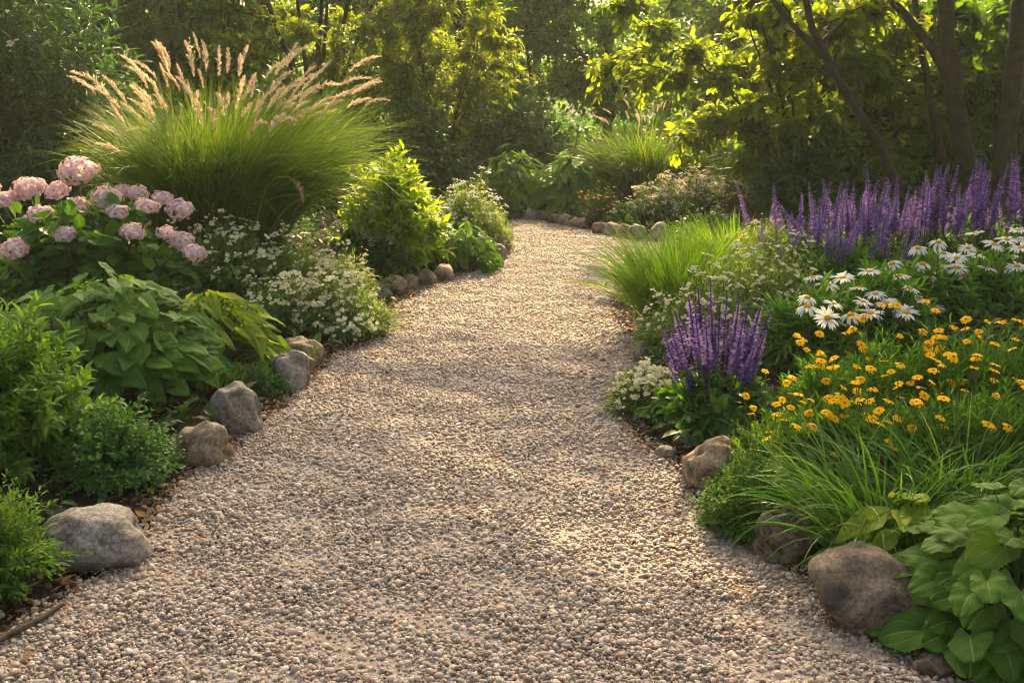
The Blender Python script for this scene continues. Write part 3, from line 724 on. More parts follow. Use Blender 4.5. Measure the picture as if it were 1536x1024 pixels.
# big plumed grass
def grass(name, label, loc, seed, n, R0, Lr, th, bend, w, mat, plumes=0, pl_len=.25, pl_th=.5, culm=(1.2, 1.5), group=None, lean=(0, 0), seg=7, right_bias=0, pmesh=None):
    rng = np.random.default_rng(seed); t = thing(name, label, 'ornamental grass', loc, group)
    V, F, var, C, ph = blades(rng, n, R0, Lr, th, bend, w, seg, lean)
    mk('blades', V, F, MD[mat], t, var)
    if plumes:
        V, F, var, C, ph = blades(rng, plumes, R0 * .7, culm, pl_th, .5, .005, 7, lean, floor=False, rpow=.9)
        mk('culms', V, F, MD[mat], t, var)
        for k in range(plumes):
            tip = C[k, -1]; d = norm(C[k, -1] - C[k, -3])
            o = link_mesh('plume', (pmesh or PLUMES)[k % len(pmesh or PLUMES)], t)
            zax = Vector(d).normalized(); hx = Vector((math.cos(ph[k]), math.sin(ph[k]), -.2)); yax = zax.cross(hx).normalized(); xax = yax.cross(zax)
            s = pl_len * rng.uniform(.7, 1.15)
            M_ = Matrix((xax, yax, zax)).transposed().to_4x4()
            o.matrix_basis = Matrix.Translation(Vector(tip)) @ M_ @ Matrix.Diagonal((s, s, s, 1))
    return t
grass('plumed_grass', 'huge fountain of green grass topped with many tan plumes behind the pink hydrangea', spot(333, 7.4), 41, 6000, .42, (.85, 1.5), .42, 1.35, .0075, 'grass',
      plumes=100, pl_len=.25, pl_th=.5, culm=(1.05, 1.45), lean=(.14, 0))

# white and cream flower mounds
def flower_mound(name, label, loc, seed, rx, ry, h, n, m, L, Wd, leaf, meshes, nf, fs, up=.06, T=LANCE, fname='blossom', cat='flowering plant', group=None, front=.1, **kw):
    t, tip, poly, rng = bush(name, label, cat, loc, seed, rx, ry, h, n, m, L, Wd, leaf, T, group=group, **kw)
    score = tip[:, 2] / h * .8 - tip[:, 1] / ry * .5 + rng.normal(0, .25, len(tip))
    k = np.argsort(-score)[:min(nf, 100)]
    d = norm(poly[k, -1] - poly[k, -2]); e = tip[k] + (d * .4 + np.array([0, 0, .7])) * up * rng.uniform(.3, 1.3, (len(k), 1))
    flowers_on(t, rng, meshes, e, np.tile([0, -.25, 1.], (len(k), 1)) + d * .5, fs, fname)
    return t
flower_mound('yarrow_plant', 'airy plant with flat cream flower heads at the right foot of the pink hydrangea', spot(325, 6.45), 51, .42, .4, .44, 340, 18, .05, .010, 'silver', TINY_C, 100, .024, .10, t0=.2, droop=.05, alpha=40, base_r=.55, lift=.9)
flower_mound('yarrow_plant', 'airy plant with flat cream flower heads before the plumed grass, right of its twin', spot(430, 6.5), 52, .42, .4, .42, 340, 18, .05, .010, 'silver', TINY_C, 100, .024, .10, t0=.2, droop=.05, alpha=40, base_r=.55, lift=.9)
flower_mound('feverfew_plant', 'dark green mound with small white flowers above the tan boulder', spot(430, 6.0), 53, .36, .3, .30, 360, 20, .04, .011, 'silver', TINY_C, 90, .022, .05, t0=.2, droop=.1, base_r=.4)
flower_mound('feverfew_plant', 'rounded mound dotted with cream white flowers bulging onto the gravel on the left', spot(512, 6.05), 54, .36, .34, .36, 460, 20, .038, .010, 'silver', TINY_C, 100, .026, .04, t0=.2, droop=.1, base_r=.4)
flower_mound('feverfew_plant', 'rounded mound of cream flowers just behind the one bulging onto the gravel on the left', spot(490, 6.5), 55, .38, .3, .42, 420, 20, .04, .010, 'silver', TINY_C, 100, .023, .05, t0=.2, droop=.05, base_r=.4)
# pale spires between
for k, (px, y, lb) in enumerate([(530, 7.9, 'thin plant with pale flower spires right of the plumed grass'), (575, 7.8, 'low dark leaved plant with pale spires above the edging stones')]):
    t, tip, poly, rng = bush('foam_flower', lb, 'flowering plant', spot(px, y), 60 + k, .24, .22, .26, 110, 9, .07, .035, 'dark', OVAL, t0=.35, droop=.2, base_r=.3)
    q = np.array([[rng.normal(0, .12), rng.normal(0, .1), rng.uniform(.26, .5 - .12 * k)] for _ in range(11)])
    pl = np.stack([q * [.3, .3, .1], q * [.8, .8, .6], q], 1); stalks(t, pl, .0018)
    flowers_on(t, rng, SPIRES, q - [0, 0, .05], q * [1, 1, 0] + [0, 0, .6], .17, 'flower_spike', tilt=.1)
bush('yellow_green_shrub', 'bright yellow green leafy shrub right of the plumed grass', 'shrub', spot(588, 8.2), 63, .44, .4, .88, 420, 20, .11, .044, 'chart', LANCE,
     t0=.2, shell=.6, alpha=60, droop=.18, lump=.2, base_r=.4, lift=.7, low=.02, sr=.004)
rosette('leafy_mound', 'low mound of fresh green pointed leaves on the inner bend of the path', 'plant', spot(697, 8.35), 64, .32, .3, .36, 210, .115, .55, 'broad', HEART, low=.0, droop_out=.8)
flower_mound('phlox_clump', 'sprawling clump covered in white flowers, left of the bend of the path', spot(700, 9.7), 65, .44, .4, .60, 330, 20, .05, .010, 'silver', TINY_W, 100, .027, .06, t0=.25, droop=.05, alpha=42, base_r=.4, lift=.9)
flower_mound('phlox_clump', 'low grey green clump with few blush flowers reaching over the stones at the bend', spot(738, 9.4), 66, .24, .24, .36, 200, 18, .045, .009, 'silver', TINY_B, 35, .018, .08, t0=.25, droop=.05, alpha=42, base_r=.4, lift=.9)

# dark butterfly bush, top left
t, tip, poly, rng = bush('butterfly_bush', 'large dark blue green shrub with long narrow leaves in the upper left corner', 'shrub', spot(60, 8.6), 71, 1.15, .9, 2.9, 420, 30, .15, .036, 'bush', LANCE,
     t0=.25, shell=.6, alpha=62, droop=.25, lump=.2, base_r=.35, lift=.6, low=.02, opposite=True, sr=.006)
k = np.argsort(-(tip[:, 2] - tip[:, 1]) + rng.normal(0, .8, len(tip)))[:26]
flowers_on(t, rng, TINY_C, tip[k], np.tile([0, -.5, 1.], (26, 1)), .05, 'blossom')

# ================================================================== RIGHT BED, near to far
rosette('broad_leaf_plant', 'lush plant of big toothed light green leaves in the lower right corner', 'plant', pt(1528, 952), 81, .36, .32, .42, 140, .102, 1.0, 'broad', LOBED, low=.03, droop_out=.22, tw=.25, szjit=.12)
t = rosette('variegated_hosta', 'small yellowish broad leaved plant just behind the big dark brown boulder', 'plant', np.array([1.22, 2.80, .06]), 82, .23, .17, .24, 30, .12, .7, 'hostay', HEART, low=.1, droop_out=.6)
bush('moss_dome', 'tight mossy green dome beside the rounded tan boulder at the gravel edge', 'shrub', pt(1128, 790), 83, .21, .20, .27, 800, 16, .015, .0065, 'mid', LANCE, t0=.45, shell=.75, alpha=50, droop=0, lump=.15, base_r=.5)
bush('moss_dome', 'looser yellow tinged fine leaved dome just above the tight mossy one', 'shrub', pt(1165, 728), 84, .24, .2, .30, 420, 18, .02, .005, 'light', LANCE, t0=.4, shell=.65, alpha=40, droop=0, base_r=.5)
grass('strap_grass', 'arching clump of dark green strap leaves spilling over the brown boulder', pt(1325, 815), 85, 640, .2, (.3, .52), .85, 1.35, .008, 'grassd', seg=8)
grass('strap_grass', 'smaller upright tuft of strap leaves right behind the arching clump', pt(1440, 760), 86, 380, .18, (.28, .44), .7, 1.05, .0075, 'grassd', seg=8)
# golden coreopsis
rng = np.random.default_rng(90)
SPOTS = [(1160, 665, .19, .30, 'yellow flowered plant hanging out beside the purple salvia leaves'), (1225, 640, .26, .36, 'yellow flowered plant thick with bloom just above the mossy dome'),
         (1310, 640, .27, .38, 'yellow flowered plant behind the arching strap grass'), (1400, 640, .27, .38, 'yellow flowered plant behind the upright strap tuft'),
         (1490, 640, .27, .4, 'yellow flowered plant at the right edge above the broad leaves'), (1330, 570, .3, .46, 'yellow flowered plant below the white daisies'),
         (1440, 560, .3, .46, 'yellow flowered plant right of the middle, under the daisies'), (1530, 560, .3, .46, 'yellow flowered plant half cut by the right edge under the daisies'),
         (1235, 575, .22, .4, 'yellow flowered plant between the front salvia and the foremost daisy')]
NF = [13, 31, 28, 20, 16, 23, 24, 11, 16]
for k, ((px, py, r_, h, lb), nf) in enumerate(zip(SPOTS, NF)):
    t, tip, poly, rg = bush('coreopsis', lb, 'flowering plant', put(px, py + 60), 91 + k, r_, r_ * .9, h * .8, 190, 18, .05, .007, 'mid', LANCE, t0=.15, shell=.45, alpha=38, droop=.05, base_r=.6, lift=.9,
                            group='golden flowered plants in the right bed')
    c = np.argsort(-(tip[:, 2] / h - tip[:, 1] / r_ * .15) + rg.normal(0, .3, len(tip)))[:nf]
    e = tip[c] * [1.1, 1.1, 1] + np.stack([rg.normal(0, .02, nf), rg.normal(0, .02, nf), rg.uniform(.02, .18, nf)], 1)
    pl = np.stack([tip[c] * [.7, .7, .5], tip[c] * [1, 1, .9], e], 1); stalks(t, pl, .0016)
    for j in range(nf):
        f_ = inst('flower', COREO[j % 4], t, e[j], (rg.normal(0, .3), -.25 + rg.normal(0, .3), 1), rg.uniform(0, 6), rg.uniform(.017, .027))
        link_mesh('flower_centre', COREO_C, f_)
# front salvia
TIPS = [(1066, 420), (1047, 431), (1033, 445), (1012, 466), (1091, 443), (1109, 450), (1080, 456), (1124, 454), (1141, 461), (1156, 466), (1100, 470), (994, 496), (1073, 491), (1028, 488), (1059, 487), (1123, 494), (994, 531), (1043, 470), (1018, 520), (1088, 500), (1132, 520), (1055, 520), (1040, 505), (1115, 478), (1068, 470), (1095, 520), (1008, 500), (1148, 500), (1022, 540)]
base = pt(1078, 640); base = base + np.array([0, .05, 0])
t, *_ = bush('salvia', 'clump of violet flower spikes over dark leaves at the front of the right bed', 'flowering plant', base, 101, .30, .26, .27, 190, 12, .075, .03, 'mid', OVAL, t0=.3, droop=.25, base_r=.3, low=0, sr=.003)
st = []
for k, (px, py) in enumerate(TIPS):
    y = base[1] + .18 * math.sin(k * 2.1) + (.1 if py < 470 else -.1); q = local(t, atd(px, py, y)); b0 = np.array([q[0] * .35, q[1] * .4, .03])
    ln = (.25 if py < 480 else .2) * rng.uniform(.85, 1.1); ax = norm(q - b0); s0 = q - ax * ln
    inst('flower_spike', DEEP[k % 6], t, s0, ax, k, (ln * 1.15, ln * 1.15, ln)); st.append(np.stack([b0, (b0 + s0) / 2, s0]))
stalks(t, st, .0028, 'stemp')
flower_mound('alyssum', 'cream white cushion of tiny flowers spilling onto the gravel left of the front salvia', put(958, 622) + np.array([.03, .05, 0]), 102, .21, .22, .23, 480, 12, .022, .008, 'silver', TINY_C, 100, .023, .015, t0=.3, base_r=.4, droop=.05)
flower_mound('candytuft', 'pale cream flowered plant behind the violet spikes at the front', spot(1070, 5.4), 103, .38, .3, .52, 420, 18, .035, .009, 'silver', TINY_C, 100, .024, .05, t0=.25, base_r=.45, droop=.05, alpha=42, lift=.9)
flower_mound('candytuft', 'pale cream flowered plant between the violet spikes and the daisies', spot(1165, 5.6), 104, .40, .3, .52, 400, 18, .035, .009, 'silver', TINY_C, 90, .022, .06, t0=.25, base_r=.45, droop=.05, alpha=42, lift=.9)
flower_mound('candytuft', 'low pale flowered plant between the bright grass tuft and the front violet spikes', spot(1012, 5.55), 108, .24, .24, .32, 240, 16, .032, .009, 'silver', TINY_C, 45, .022, .04, t0=.25, base_r=.45, droop=.05)
flower_mound('candytuft', 'pale yellow green plant with tiny flowers right of the bright grass tuft', spot(1150, 6.5), 105, .45, .35, .42, 330, 16, .04, .010, 'gold', TINY_C, 90, .017, .05, t0=.25, base_r=.45, droop=.05, alpha=42, lift=.9)
grass('grass_tuft', 'bright lime green grass tuft leaning onto the gravel at the bend on the right', spot(1022, 6.2), 106, 1700, .2, (.42, .78), .66, .85, .0085, 'grassl', seg=7)
grass('grass_tuft', 'bright grass tuft right behind the first, half hidden by it', spot(1100, 6.75), 107, 800, .18, (.36, .62), .7, .85, .0085, 'grassl', seg=7)
# daisies
DL = [(1220, 416), (1241, 427), (1264, 417), (1211, 446), (1211, 460), (1241, 477), (1313, 441), (1295, 453), (1304, 408), (1338, 395), (1365, 433), (1359, 469), (1377, 372), (1408, 363), (1462, 350),
      (1407, 399), (1435, 387), (1464, 384), (1491, 367), (1510, 360), (1527, 346), (1395, 414), (1498, 403), (1330, 455), (1288, 432), (1422, 440), (1446, 412), (1482, 402), (1515, 385), (1384, 396), (1350, 414), (1250, 456), (1532, 372), (1276, 472), (1402, 462), (1452, 436), (1320, 418), (1342, 440), (1378, 450), (1415, 380), (1436, 402), (1470, 420), (1505, 418), (1526, 400), (1540, 360), (1452, 372), (1306, 470), (1490, 440)]
PLN = [('daisy_plant', 1235, 4.75, 'daisy plant with white flowers nearest the violet spikes'), ('daisy_plant', 1330, 4.9, 'daisy plant in the middle of the right bed, above the golden flowers'),
       ('daisy_plant', 1410, 5.2, 'daisy plant right of the middle, before the violet drift'), ('daisy_plant', 1500, 5.2, 'daisy plant at the right edge, its flowers highest')]
pls = []
for k, (nm, px, y, lb) in enumerate(PLN):
    t, *_ = bush(nm, lb, 'flowering plant', spot(px, y), 111 + k, .30, .28, .38, 150, 16, .10, .022, 'mid', LANCE, t0=.15, shell=.5, alpha=50, droop=.2, base_r=.6, lift=.9, sr=.003, group='white daisies in the right bed')
    pls.append((t, px, y, []))
for k, (px, py) in enumerate(DL):
    t, bx, y, st = min(pls, key=lambda a: abs(a[1] - px)); yy = y + .12 * math.sin(k * 2.3) - (.3 if py > 440 else 0)
    q = local(t, atd(px, py, yy)); b0 = np.array([q[0] * .5, q[1] * .5, .05])
    droopy = k in (3, 4, 9, 12, 13, 21, 22, 26, 29, 33)
    dr = (rng.normal(0, .2), -.18 + rng.normal(0, .12), 1) if k != 5 else (-.05, -1.0, .85)
    f_ = inst('flower', DAISY[3] if droopy else DAISY[k % 3], t, q, dr, k, .06 * (.85 + .3 * ((k * 5) % 7) / 7))
    link_mesh('flower_centre', DAISY_C, f_); st.append(np.stack([b0, b0 * .4 + q * .6 + [.01, 0, 0], q - [0, 0, .004]]))
for t, px, y, st in pls:
    stalks(t, st, .003)
# violet drift
for k, (px, y, lb) in enumerate([(1175, 6.5, 'thin violet plant at the left end of the drift'), (1230, 6.6, 'second violet plant from the left end of the drift'), (1285, 6.7, 'violet plant in the drift below the leaning trunk, left of the foot'),
        (1340, 6.7, 'violet plant in the drift right below the foot of the leaning trunk'), (1395, 6.7, 'violet plant in the drift left of the thick trunk'), (1450, 6.7, 'violet plant in the drift before the thick trunk'),
        (1505, 6.7, 'violet plant in the drift between the two thick trunks'), (1560, 6.7, 'violet plant at the right edge of the drift'), (1265, 6.1, 'low violet plant in the front of the drift above the daisies'), (1345, 6.15, 'violet plant in the front of the drift, behind the middle daisies')]):
    nt_ = [11, 20, 21, 21, 21, 21, 19, 13, 15, 13][k]
    t, *_ = bush('salvia', lb, 'flowering plant', spot(px, y), 121 + k, .28, .26, .34, 110, 12, .07, .02, 'mid', LANCE, t0=.2, droop=.15, base_r=.6, lift=.9, group='violet salvia drift below the trees')
    rg = np.random.default_rng(500 + k); st = []
    for j in range(nt_):
        hh = (.48 if k == 0 else .62 + .02 * (k if k < 8 else 0)) * rg.uniform(.6, 1.06) * (.8 if k > 7 else 1); q = np.array([rg.normal(0, .15), rg.normal(0, .14), hh]); b0 = q * [.6, .6, .05]
        ln = rg.uniform(.24, .36) * hh / .64; ax = norm(q - b0 + rg.normal(0, .06, 3)); s0 = q - ax * ln
        inst('flower_spike', SPIKES[j % 6], t, s0, ax, j, (ln * .95, ln * .95, ln)); st.append(np.stack([b0, (b0 + s0) / 2, s0]))
    stalks(t, st, .0028, 'stemp')

# ================================================================== FAR BED
rosette('dark_hosta', 'dark green leafy clump at the far left end of the stone row', 'plant', spot(770, 12.2), 141, .55, .45, .62, 190, .17, .42, 'hosta', LONG, low=.0, droop_out=.45)
t = rosette('hosta', 'big leaved hosta in the far bed left of the grass fountain', 'plant', spot(852, 11.9), 142, .46, .42, .62, 130, .21, .68, 'hosta', HEART, low=.0, droop_out=.7)
pl = np.array([[[.02, .1, .1], [.05, .12, .5], [.12, .12, .95]], [[-.1, .1, .1], [-.14, .1, .5], [-.2, .1, .8]]]); stalks(t, pl, .008)
inst('flower_bud', SPIRES[0], t, (.12, .12, .9), (.1, 0, 1), 0, .2)
grass('grass_fountain', 'mid green fountain of grass in the middle of the far bed', spot(968, 12.3), 143, 2600, .42, (.6, 1.05), .75, 1.1, .010, 'grass', plumes=22, pl_len=.16, pl_th=.6, culm=(.8, 1.05), group=None)
flower_mound('helenium', 'dark green mound tipped with little orange flowers in the far bed', spot(902, 11.1), 144, .38, .32, .36, 330, 18, .045, .010, 'dark', TINY_O, 50, .015, .05, t0=.25, base_r=.45, droop=.05)
flower_mound('geranium', 'small fresh green mound with blush flowers between the orange and cream mounds', spot(936, 10.8), 145, .19, .18, .24, 150, 12, .05, .03, 'mid', TINY_B, 12, .03, .03, T=OVAL, t0=.3, base_r=.4, droop=.1)
flower_mound('sedum', 'mound smothered in cream blush flowers behind the bright grass tuft', spot(990, 10.9), 146, .40, .34, .40, 330, 16, .04, .010, 'silver', TINY_B, 100, .034, .03, t0=.25, base_r=.45, droop=.05)
flower_mound('sedum', 'right hand part of the cream blush flowered cushion, under the leafy shrub', spot(1040, 11.2), 147, .34, .3, .36, 280, 16, .04, .010, 'silver', TINY_B, 70, .034, .03, t0=.25, base_r=.45, droop=.05)
for k, (px, y, sz, lb) in enumerate([(1110, 8.9, .26, 'low dark leafy plant behind the bright grass tufts'), (1165, 8.8, .26, 'low leafy plant with white dots left of the violet drift'), (1075, 9.7, .3, 'low leafy plant at the foot of the backlit shrub')]):
    flower_mound('woodland_plant', lb, spot(px, y), 150 + k, .4, .3, sz, 130, 10, .09, .05, 'mid', TINY_W, 26, .016, .06, T=OVAL, t0=.35, base_r=.4, droop=.3)

# ================================================================== SHRUBS AND TREES BEHIND
def tree(name, label, cat, loc, seed, trunks, clumps, rc, ns, m, L, Wd, leaf, T=LANCE, bark='bark', group=None, t0=.15, alpha=58, droop=.25, limb_r=.03, flat=.7, sl=.55):
    """trunks: list of (poly (k,3) local, r0, r1); clumps (n,3) local; each clump fed by a limb from the nearest trunk point below it"""
    rng = np.random.default_rng(seed); t = thing(name, label, cat, loc, group)
    Vt, Ft, off, nodes = [], [], 0, []
    for poly, r0, r1 in trunks:
        poly = np.array(poly, float); k = 12
        s = np.linspace(0, 1, len(poly)); q = np.stack([np.interp(np.linspace(0, 1, k), s, poly[:, j]) for j in range(3)], 1)
        q[1:-1] += rng.normal(0, r0 * .15, (k - 2, 3)) * [1, 1, 0]
        rr = np.linspace(r0, r1, k); rr[0] *= 1.35
        V, F = tubes(q[None], rr[None] * (1 + rng.normal(0, .04, (1, k))), 9); Vt.append(V); Ft.append(F + off); off += len(V)
        nodes += [(p_, r_) for p_, r_ in zip(q[3:], rr[3:])]
    mk('trunk', np.vstack(Vt), Ft, MD[bark], t)
    clumps = np.array(clumps, float); NP = np.array([n_[0] for n_ in nodes]); NR = np.array([n_[1] for n_ in nodes])
    st, rd = [], []
    for c in clumps:
        d = np.linalg.norm(NP - c, axis=1) + 1.2 * np.maximum(NP[:, 2] - c[2] + .25, 0); j = np.argmin(d)
        st.append(NP[j]); rd.append(min(NR[j] * .55, limb_r))
    st, rd = np.array(st), np.array(rd)
    limbs = bez(st, clumps, 8, .35); limbs[:, 1:-1] += rng.normal(0, .03, limbs[:, 1:-1].shape)
    V, F = tubes(limbs, rd[:, None] * np.linspace(1, .3, 8)[None], 5); 
    ci = np.repeat(np.arange(len(clumps)), ns); n = len(ci)
    f_ = rng.uniform(.55, 1, n) * 7; i0 = np.minimum(f_.astype(int), 6)
    b0 = limbs[ci, i0] * (1 - (f_ - i0))[:, None] + limbs[ci, i0 + 1] * (f_ - i0)[:, None]
    tip = clumps[ci] + norm(rng.normal(0, 1, (n, 3))) * (rc * rng.uniform(.35, 1.15, n))[:, None] * [1, 1, flat]
    tw = bez(b0, tip, 6, .3); V2, F2 = tubes(tw, np.tile(np.linspace(.008, .0025, 6), (n, 1)) * max(1, L / .08) * .7, 3)
    mk('branches', np.vstack([V, V2]), [F, F2 + len(V)], MD['twig' if limb_r < .02 else bark], t)
    seats = along(rng, tw, m, t0, 1, alpha, droop)
    light = np.clip(rng.beta(2, 2, len(clumps))[seats[4] // ns] * .45 + rng.random(len(seats[0])) * .4 + .15 * seats[3], 0, 1)
    leaves('crown', rng, seats, T, L, Wd, MD[leaf], t, .2, light)
    return t
def cl(rng, n, c, r, shell=.35, zmin=-1):
    v = norm(rng.normal(0, 1, (n, 3))); v[:, 2] = np.where(v[:, 2] < zmin, -v[:, 2], v[:, 2])
    return np.array(c) + v * np.array(r) * (rng.uniform(shell, 1, (n, 1)) ** .6)
def stems(rng, n, h, spread, r0=.03):
    out = []
    for k in range(n):
        a = k * 2.4 + rng.random(); s = spread * rng.uniform(.4, 1)
        out.append(([(.06 * math.cos(a), .06 * math.sin(a), -.05), (s * .35 * math.cos(a), s * .35 * math.sin(a), h * .4), (s * math.cos(a), s * math.sin(a), h * rng.uniform(.75, 1))], r0 * rng.uniform(.7, 1.2), r0 * .3))
    return out
def copy_tree(t, label, loc, rz, sc, group):
    r_ = t.copy(); COL.objects.link(r_); r_.location = tuple(loc); r_.rotation_euler = (0, 0, rz); r_.scale = sc if hasattr(sc, '__len__') else (sc,) * 3
    r_['label'] = label
    if group: r_['group'] = group
    for ch in list(t.children):
        c = ch.copy(); COL.objects.link(c); c.parent = r_
    return r_
rng = np.random.default_rng(7)
def shade_boughs(rng, n, xr, yr, zr, gaps, base):  # unseen leaf clumps, added up-sun of the ground to be shaded
    """added boughs above the view, placed to cast shade but leave sun gaps; xr, yr: the ground they shade"""
    out = []
    while len(out) < n:
        x, y, z = rng.uniform(*xr), rng.uniform(*yr), rng.uniform(*zr)
        if any(((x - a) / (ra + .2)) ** 2 + ((y - b_) / (rb + .25)) ** 2 < 1 for a, b_, ra, rb in gaps): continue
        k = z / math.tan(SUN_EL); out.append([x + k * math.sin(SUN_AZ), y + k * math.cos(SUN_AZ), z])
    return np.array(out) - base
SUN_GAPS = [(-1.5, 4.6, .5, .7), (-1.6, 3.4, .4, .4), (-.55, 4.5, .65, .45), (.1, 4.2, .4, .25), (.05, 6.5, .75, .5), (.5, 8.8, .8, .9), (-.7, 5.6, .3, .3), (1.15, 3.3, .35, .3), (.6, 2.9, .3, .2), (1.9, 4.1, .6, .4), (1.5, 6.6, .6, .6), (-1.4, 6.2, .5, .4)]  # openings left in the added boughs so sun patches land here
# left: backlit golden shrubs
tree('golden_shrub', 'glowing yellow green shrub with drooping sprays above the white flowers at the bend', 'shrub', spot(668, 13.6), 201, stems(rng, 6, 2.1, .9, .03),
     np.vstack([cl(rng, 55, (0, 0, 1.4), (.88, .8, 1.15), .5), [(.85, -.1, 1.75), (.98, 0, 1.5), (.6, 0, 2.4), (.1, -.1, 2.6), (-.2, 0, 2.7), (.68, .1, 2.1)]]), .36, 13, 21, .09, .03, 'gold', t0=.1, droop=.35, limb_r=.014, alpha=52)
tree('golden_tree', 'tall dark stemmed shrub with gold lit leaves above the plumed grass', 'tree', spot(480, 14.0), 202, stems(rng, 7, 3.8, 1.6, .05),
     np.vstack([cl(rng, 78, (0, 0, 2.3), (1.75, 1.1, 2.1), .4), shade_boughs(rng, 84, (-1.9, .9), (1.0, 5.2), (4.6, 6.2), SUN_GAPS, spot(480, 14.0))]), .42, 13, 20, .092, .038, 'treeg', t0=.1, droop=.35, limb_r=.02)  # last clumps: unseen high boughs added to shade the path
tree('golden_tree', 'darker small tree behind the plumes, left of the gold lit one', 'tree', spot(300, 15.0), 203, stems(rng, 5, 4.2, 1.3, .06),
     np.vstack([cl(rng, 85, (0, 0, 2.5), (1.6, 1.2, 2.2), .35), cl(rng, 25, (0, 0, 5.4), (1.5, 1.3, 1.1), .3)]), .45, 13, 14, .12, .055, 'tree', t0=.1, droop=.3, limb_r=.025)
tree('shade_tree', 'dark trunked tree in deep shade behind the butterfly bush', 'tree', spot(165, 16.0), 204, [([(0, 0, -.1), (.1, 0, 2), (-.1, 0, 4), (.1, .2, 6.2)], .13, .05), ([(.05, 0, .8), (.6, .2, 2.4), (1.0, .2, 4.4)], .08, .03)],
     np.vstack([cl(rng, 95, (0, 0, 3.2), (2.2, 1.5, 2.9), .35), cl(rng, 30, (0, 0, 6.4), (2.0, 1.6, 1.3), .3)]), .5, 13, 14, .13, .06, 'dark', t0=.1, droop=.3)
bush('laurel_shrub', 'dark rounded shrub in the shade at the back, left of the far hostas', 'shrub', spot(765, 14.2), 205, .95, .8, 1.35, 330, 20, .12, .05, 'dark', LANCE, t0=.3, shell=.55, droop=.2, lump=.25, base_r=.35, sr=.006)
bush('laurel_shrub', 'dark shrub under the gold lit leaves, behind the white flowers', 'shrub', spot(620, 12.6), 206, .9, .7, 1.2, 300, 20, .11, .05, 'dark', LANCE, t0=.3, shell=.5, droop=.2, lump=.25, base_r=.35, sr=.006)
bush('laurel_shrub', 'low dark shrub in the shade behind the plumed grass', 'shrub', spot(430, 10.8), 207, 1.3, .7, 1.5, 380, 20, .12, .05, 'dark', LANCE, t0=.3, shell=.5, droop=.2, lump=.25, base_r=.35, sr=.006)

# right: backlit hazel like shrub with a long branch over the far bed
b = spot(1195, 11.4)
arch = [local_ - b for local_ in [atd(px, py, 10.7) for px, py in [(940, 14), (985, 45), (1040, 85), (1000, 120), (1085, 120), (1130, 155), (900, 108), (955, 122), (1050, 190), (1020, 215)]]]
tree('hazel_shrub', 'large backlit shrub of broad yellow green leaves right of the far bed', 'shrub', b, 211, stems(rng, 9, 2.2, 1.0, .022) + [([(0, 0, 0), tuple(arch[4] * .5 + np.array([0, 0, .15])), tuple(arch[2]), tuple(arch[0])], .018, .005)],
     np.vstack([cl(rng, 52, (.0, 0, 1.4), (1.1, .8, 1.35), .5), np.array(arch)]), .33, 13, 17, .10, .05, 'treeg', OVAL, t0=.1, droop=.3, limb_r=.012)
bush('shade_shrub', 'dark large leaved undergrowth at the foot of the backlit shrub', 'shrub', spot(1215, 10.6), 212, .8, .5, .85, 170, 14, .15, .06, 'dark', LANCE, t0=.3, shell=.5, droop=.35, base_r=.4, sr=.006)
def px_poly(pts, y): return [tuple(atd(a, c, y)) for a, c in pts]
def px_tree(name, label, y, foot, pts, r0, r1, crown_c, crown_r, n, seed, extra=(), leaf='tree', low=(), over=None):
    rg = np.random.default_rng(seed); b = spot(foot, y); sub = lambda ps: [tuple(np.array(q) - b) for q in ps]
    tr = [([(0, 0, -.1)] + sub(px_poly(pts, y)), r0, r1)] + [(sub(px_poly(e, y)), r, r * .4) for e, r in extra]
    c = np.array(crown_c) - [b[0], b[1], 0]
    lw = np.array([np.array(atd(a, q, y + .8 + abs(rg.normal(0, .4)))) - b for a, q in low]) if len(low) else np.zeros((0, 3))
    ov = shade_boughs(rg, *over, SUN_GAPS, b) if over else np.zeros((0, 3))
    return tree(name, label, 'tree', b, seed, tr, np.vstack([cl(rg, n, c, crown_r, .35), lw, ov]), .42, 12, 13, .125, .065, leaf, OVAL, t0=.1, droop=.35, limb_r=.03)
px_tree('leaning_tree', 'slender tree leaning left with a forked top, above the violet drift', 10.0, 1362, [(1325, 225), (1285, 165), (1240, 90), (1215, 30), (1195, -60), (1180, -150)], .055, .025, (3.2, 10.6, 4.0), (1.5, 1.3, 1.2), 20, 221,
        [([(1236, 84), (1190, 40), (1150, -10), (1110, -80)], .035)], 'treeg', [(1200, 60), (1150, 20), (1250, 40), (1290, 20), (1180, 110), (1300, 90)], (48, (.5, 2.8), (1.0, 5.4), (3.8, 5.4)))  # last tuple: unseen boughs added to shade the right foreground
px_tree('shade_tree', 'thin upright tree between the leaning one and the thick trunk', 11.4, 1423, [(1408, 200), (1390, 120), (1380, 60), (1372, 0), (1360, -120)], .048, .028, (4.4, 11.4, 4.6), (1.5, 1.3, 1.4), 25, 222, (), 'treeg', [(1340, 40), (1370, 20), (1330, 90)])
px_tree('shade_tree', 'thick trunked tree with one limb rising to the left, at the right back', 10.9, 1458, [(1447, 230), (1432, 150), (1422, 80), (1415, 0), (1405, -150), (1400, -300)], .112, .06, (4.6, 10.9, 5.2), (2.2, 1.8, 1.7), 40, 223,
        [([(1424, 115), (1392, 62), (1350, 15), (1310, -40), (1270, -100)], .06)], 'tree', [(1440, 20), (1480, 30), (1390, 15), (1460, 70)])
px_tree('shade_tree', 'thick straight trunk at the right edge of the picture', 10.4, 1505, [(1512, 190), (1520, 110), (1530, 30), (1538, -60), (1545, -250)], .118, .07, (5.6, 10.4, 5.0), (2.1, 1.8, 1.7), 35, 224, (), 'tree', [(1500, 20), (1520, 70)])
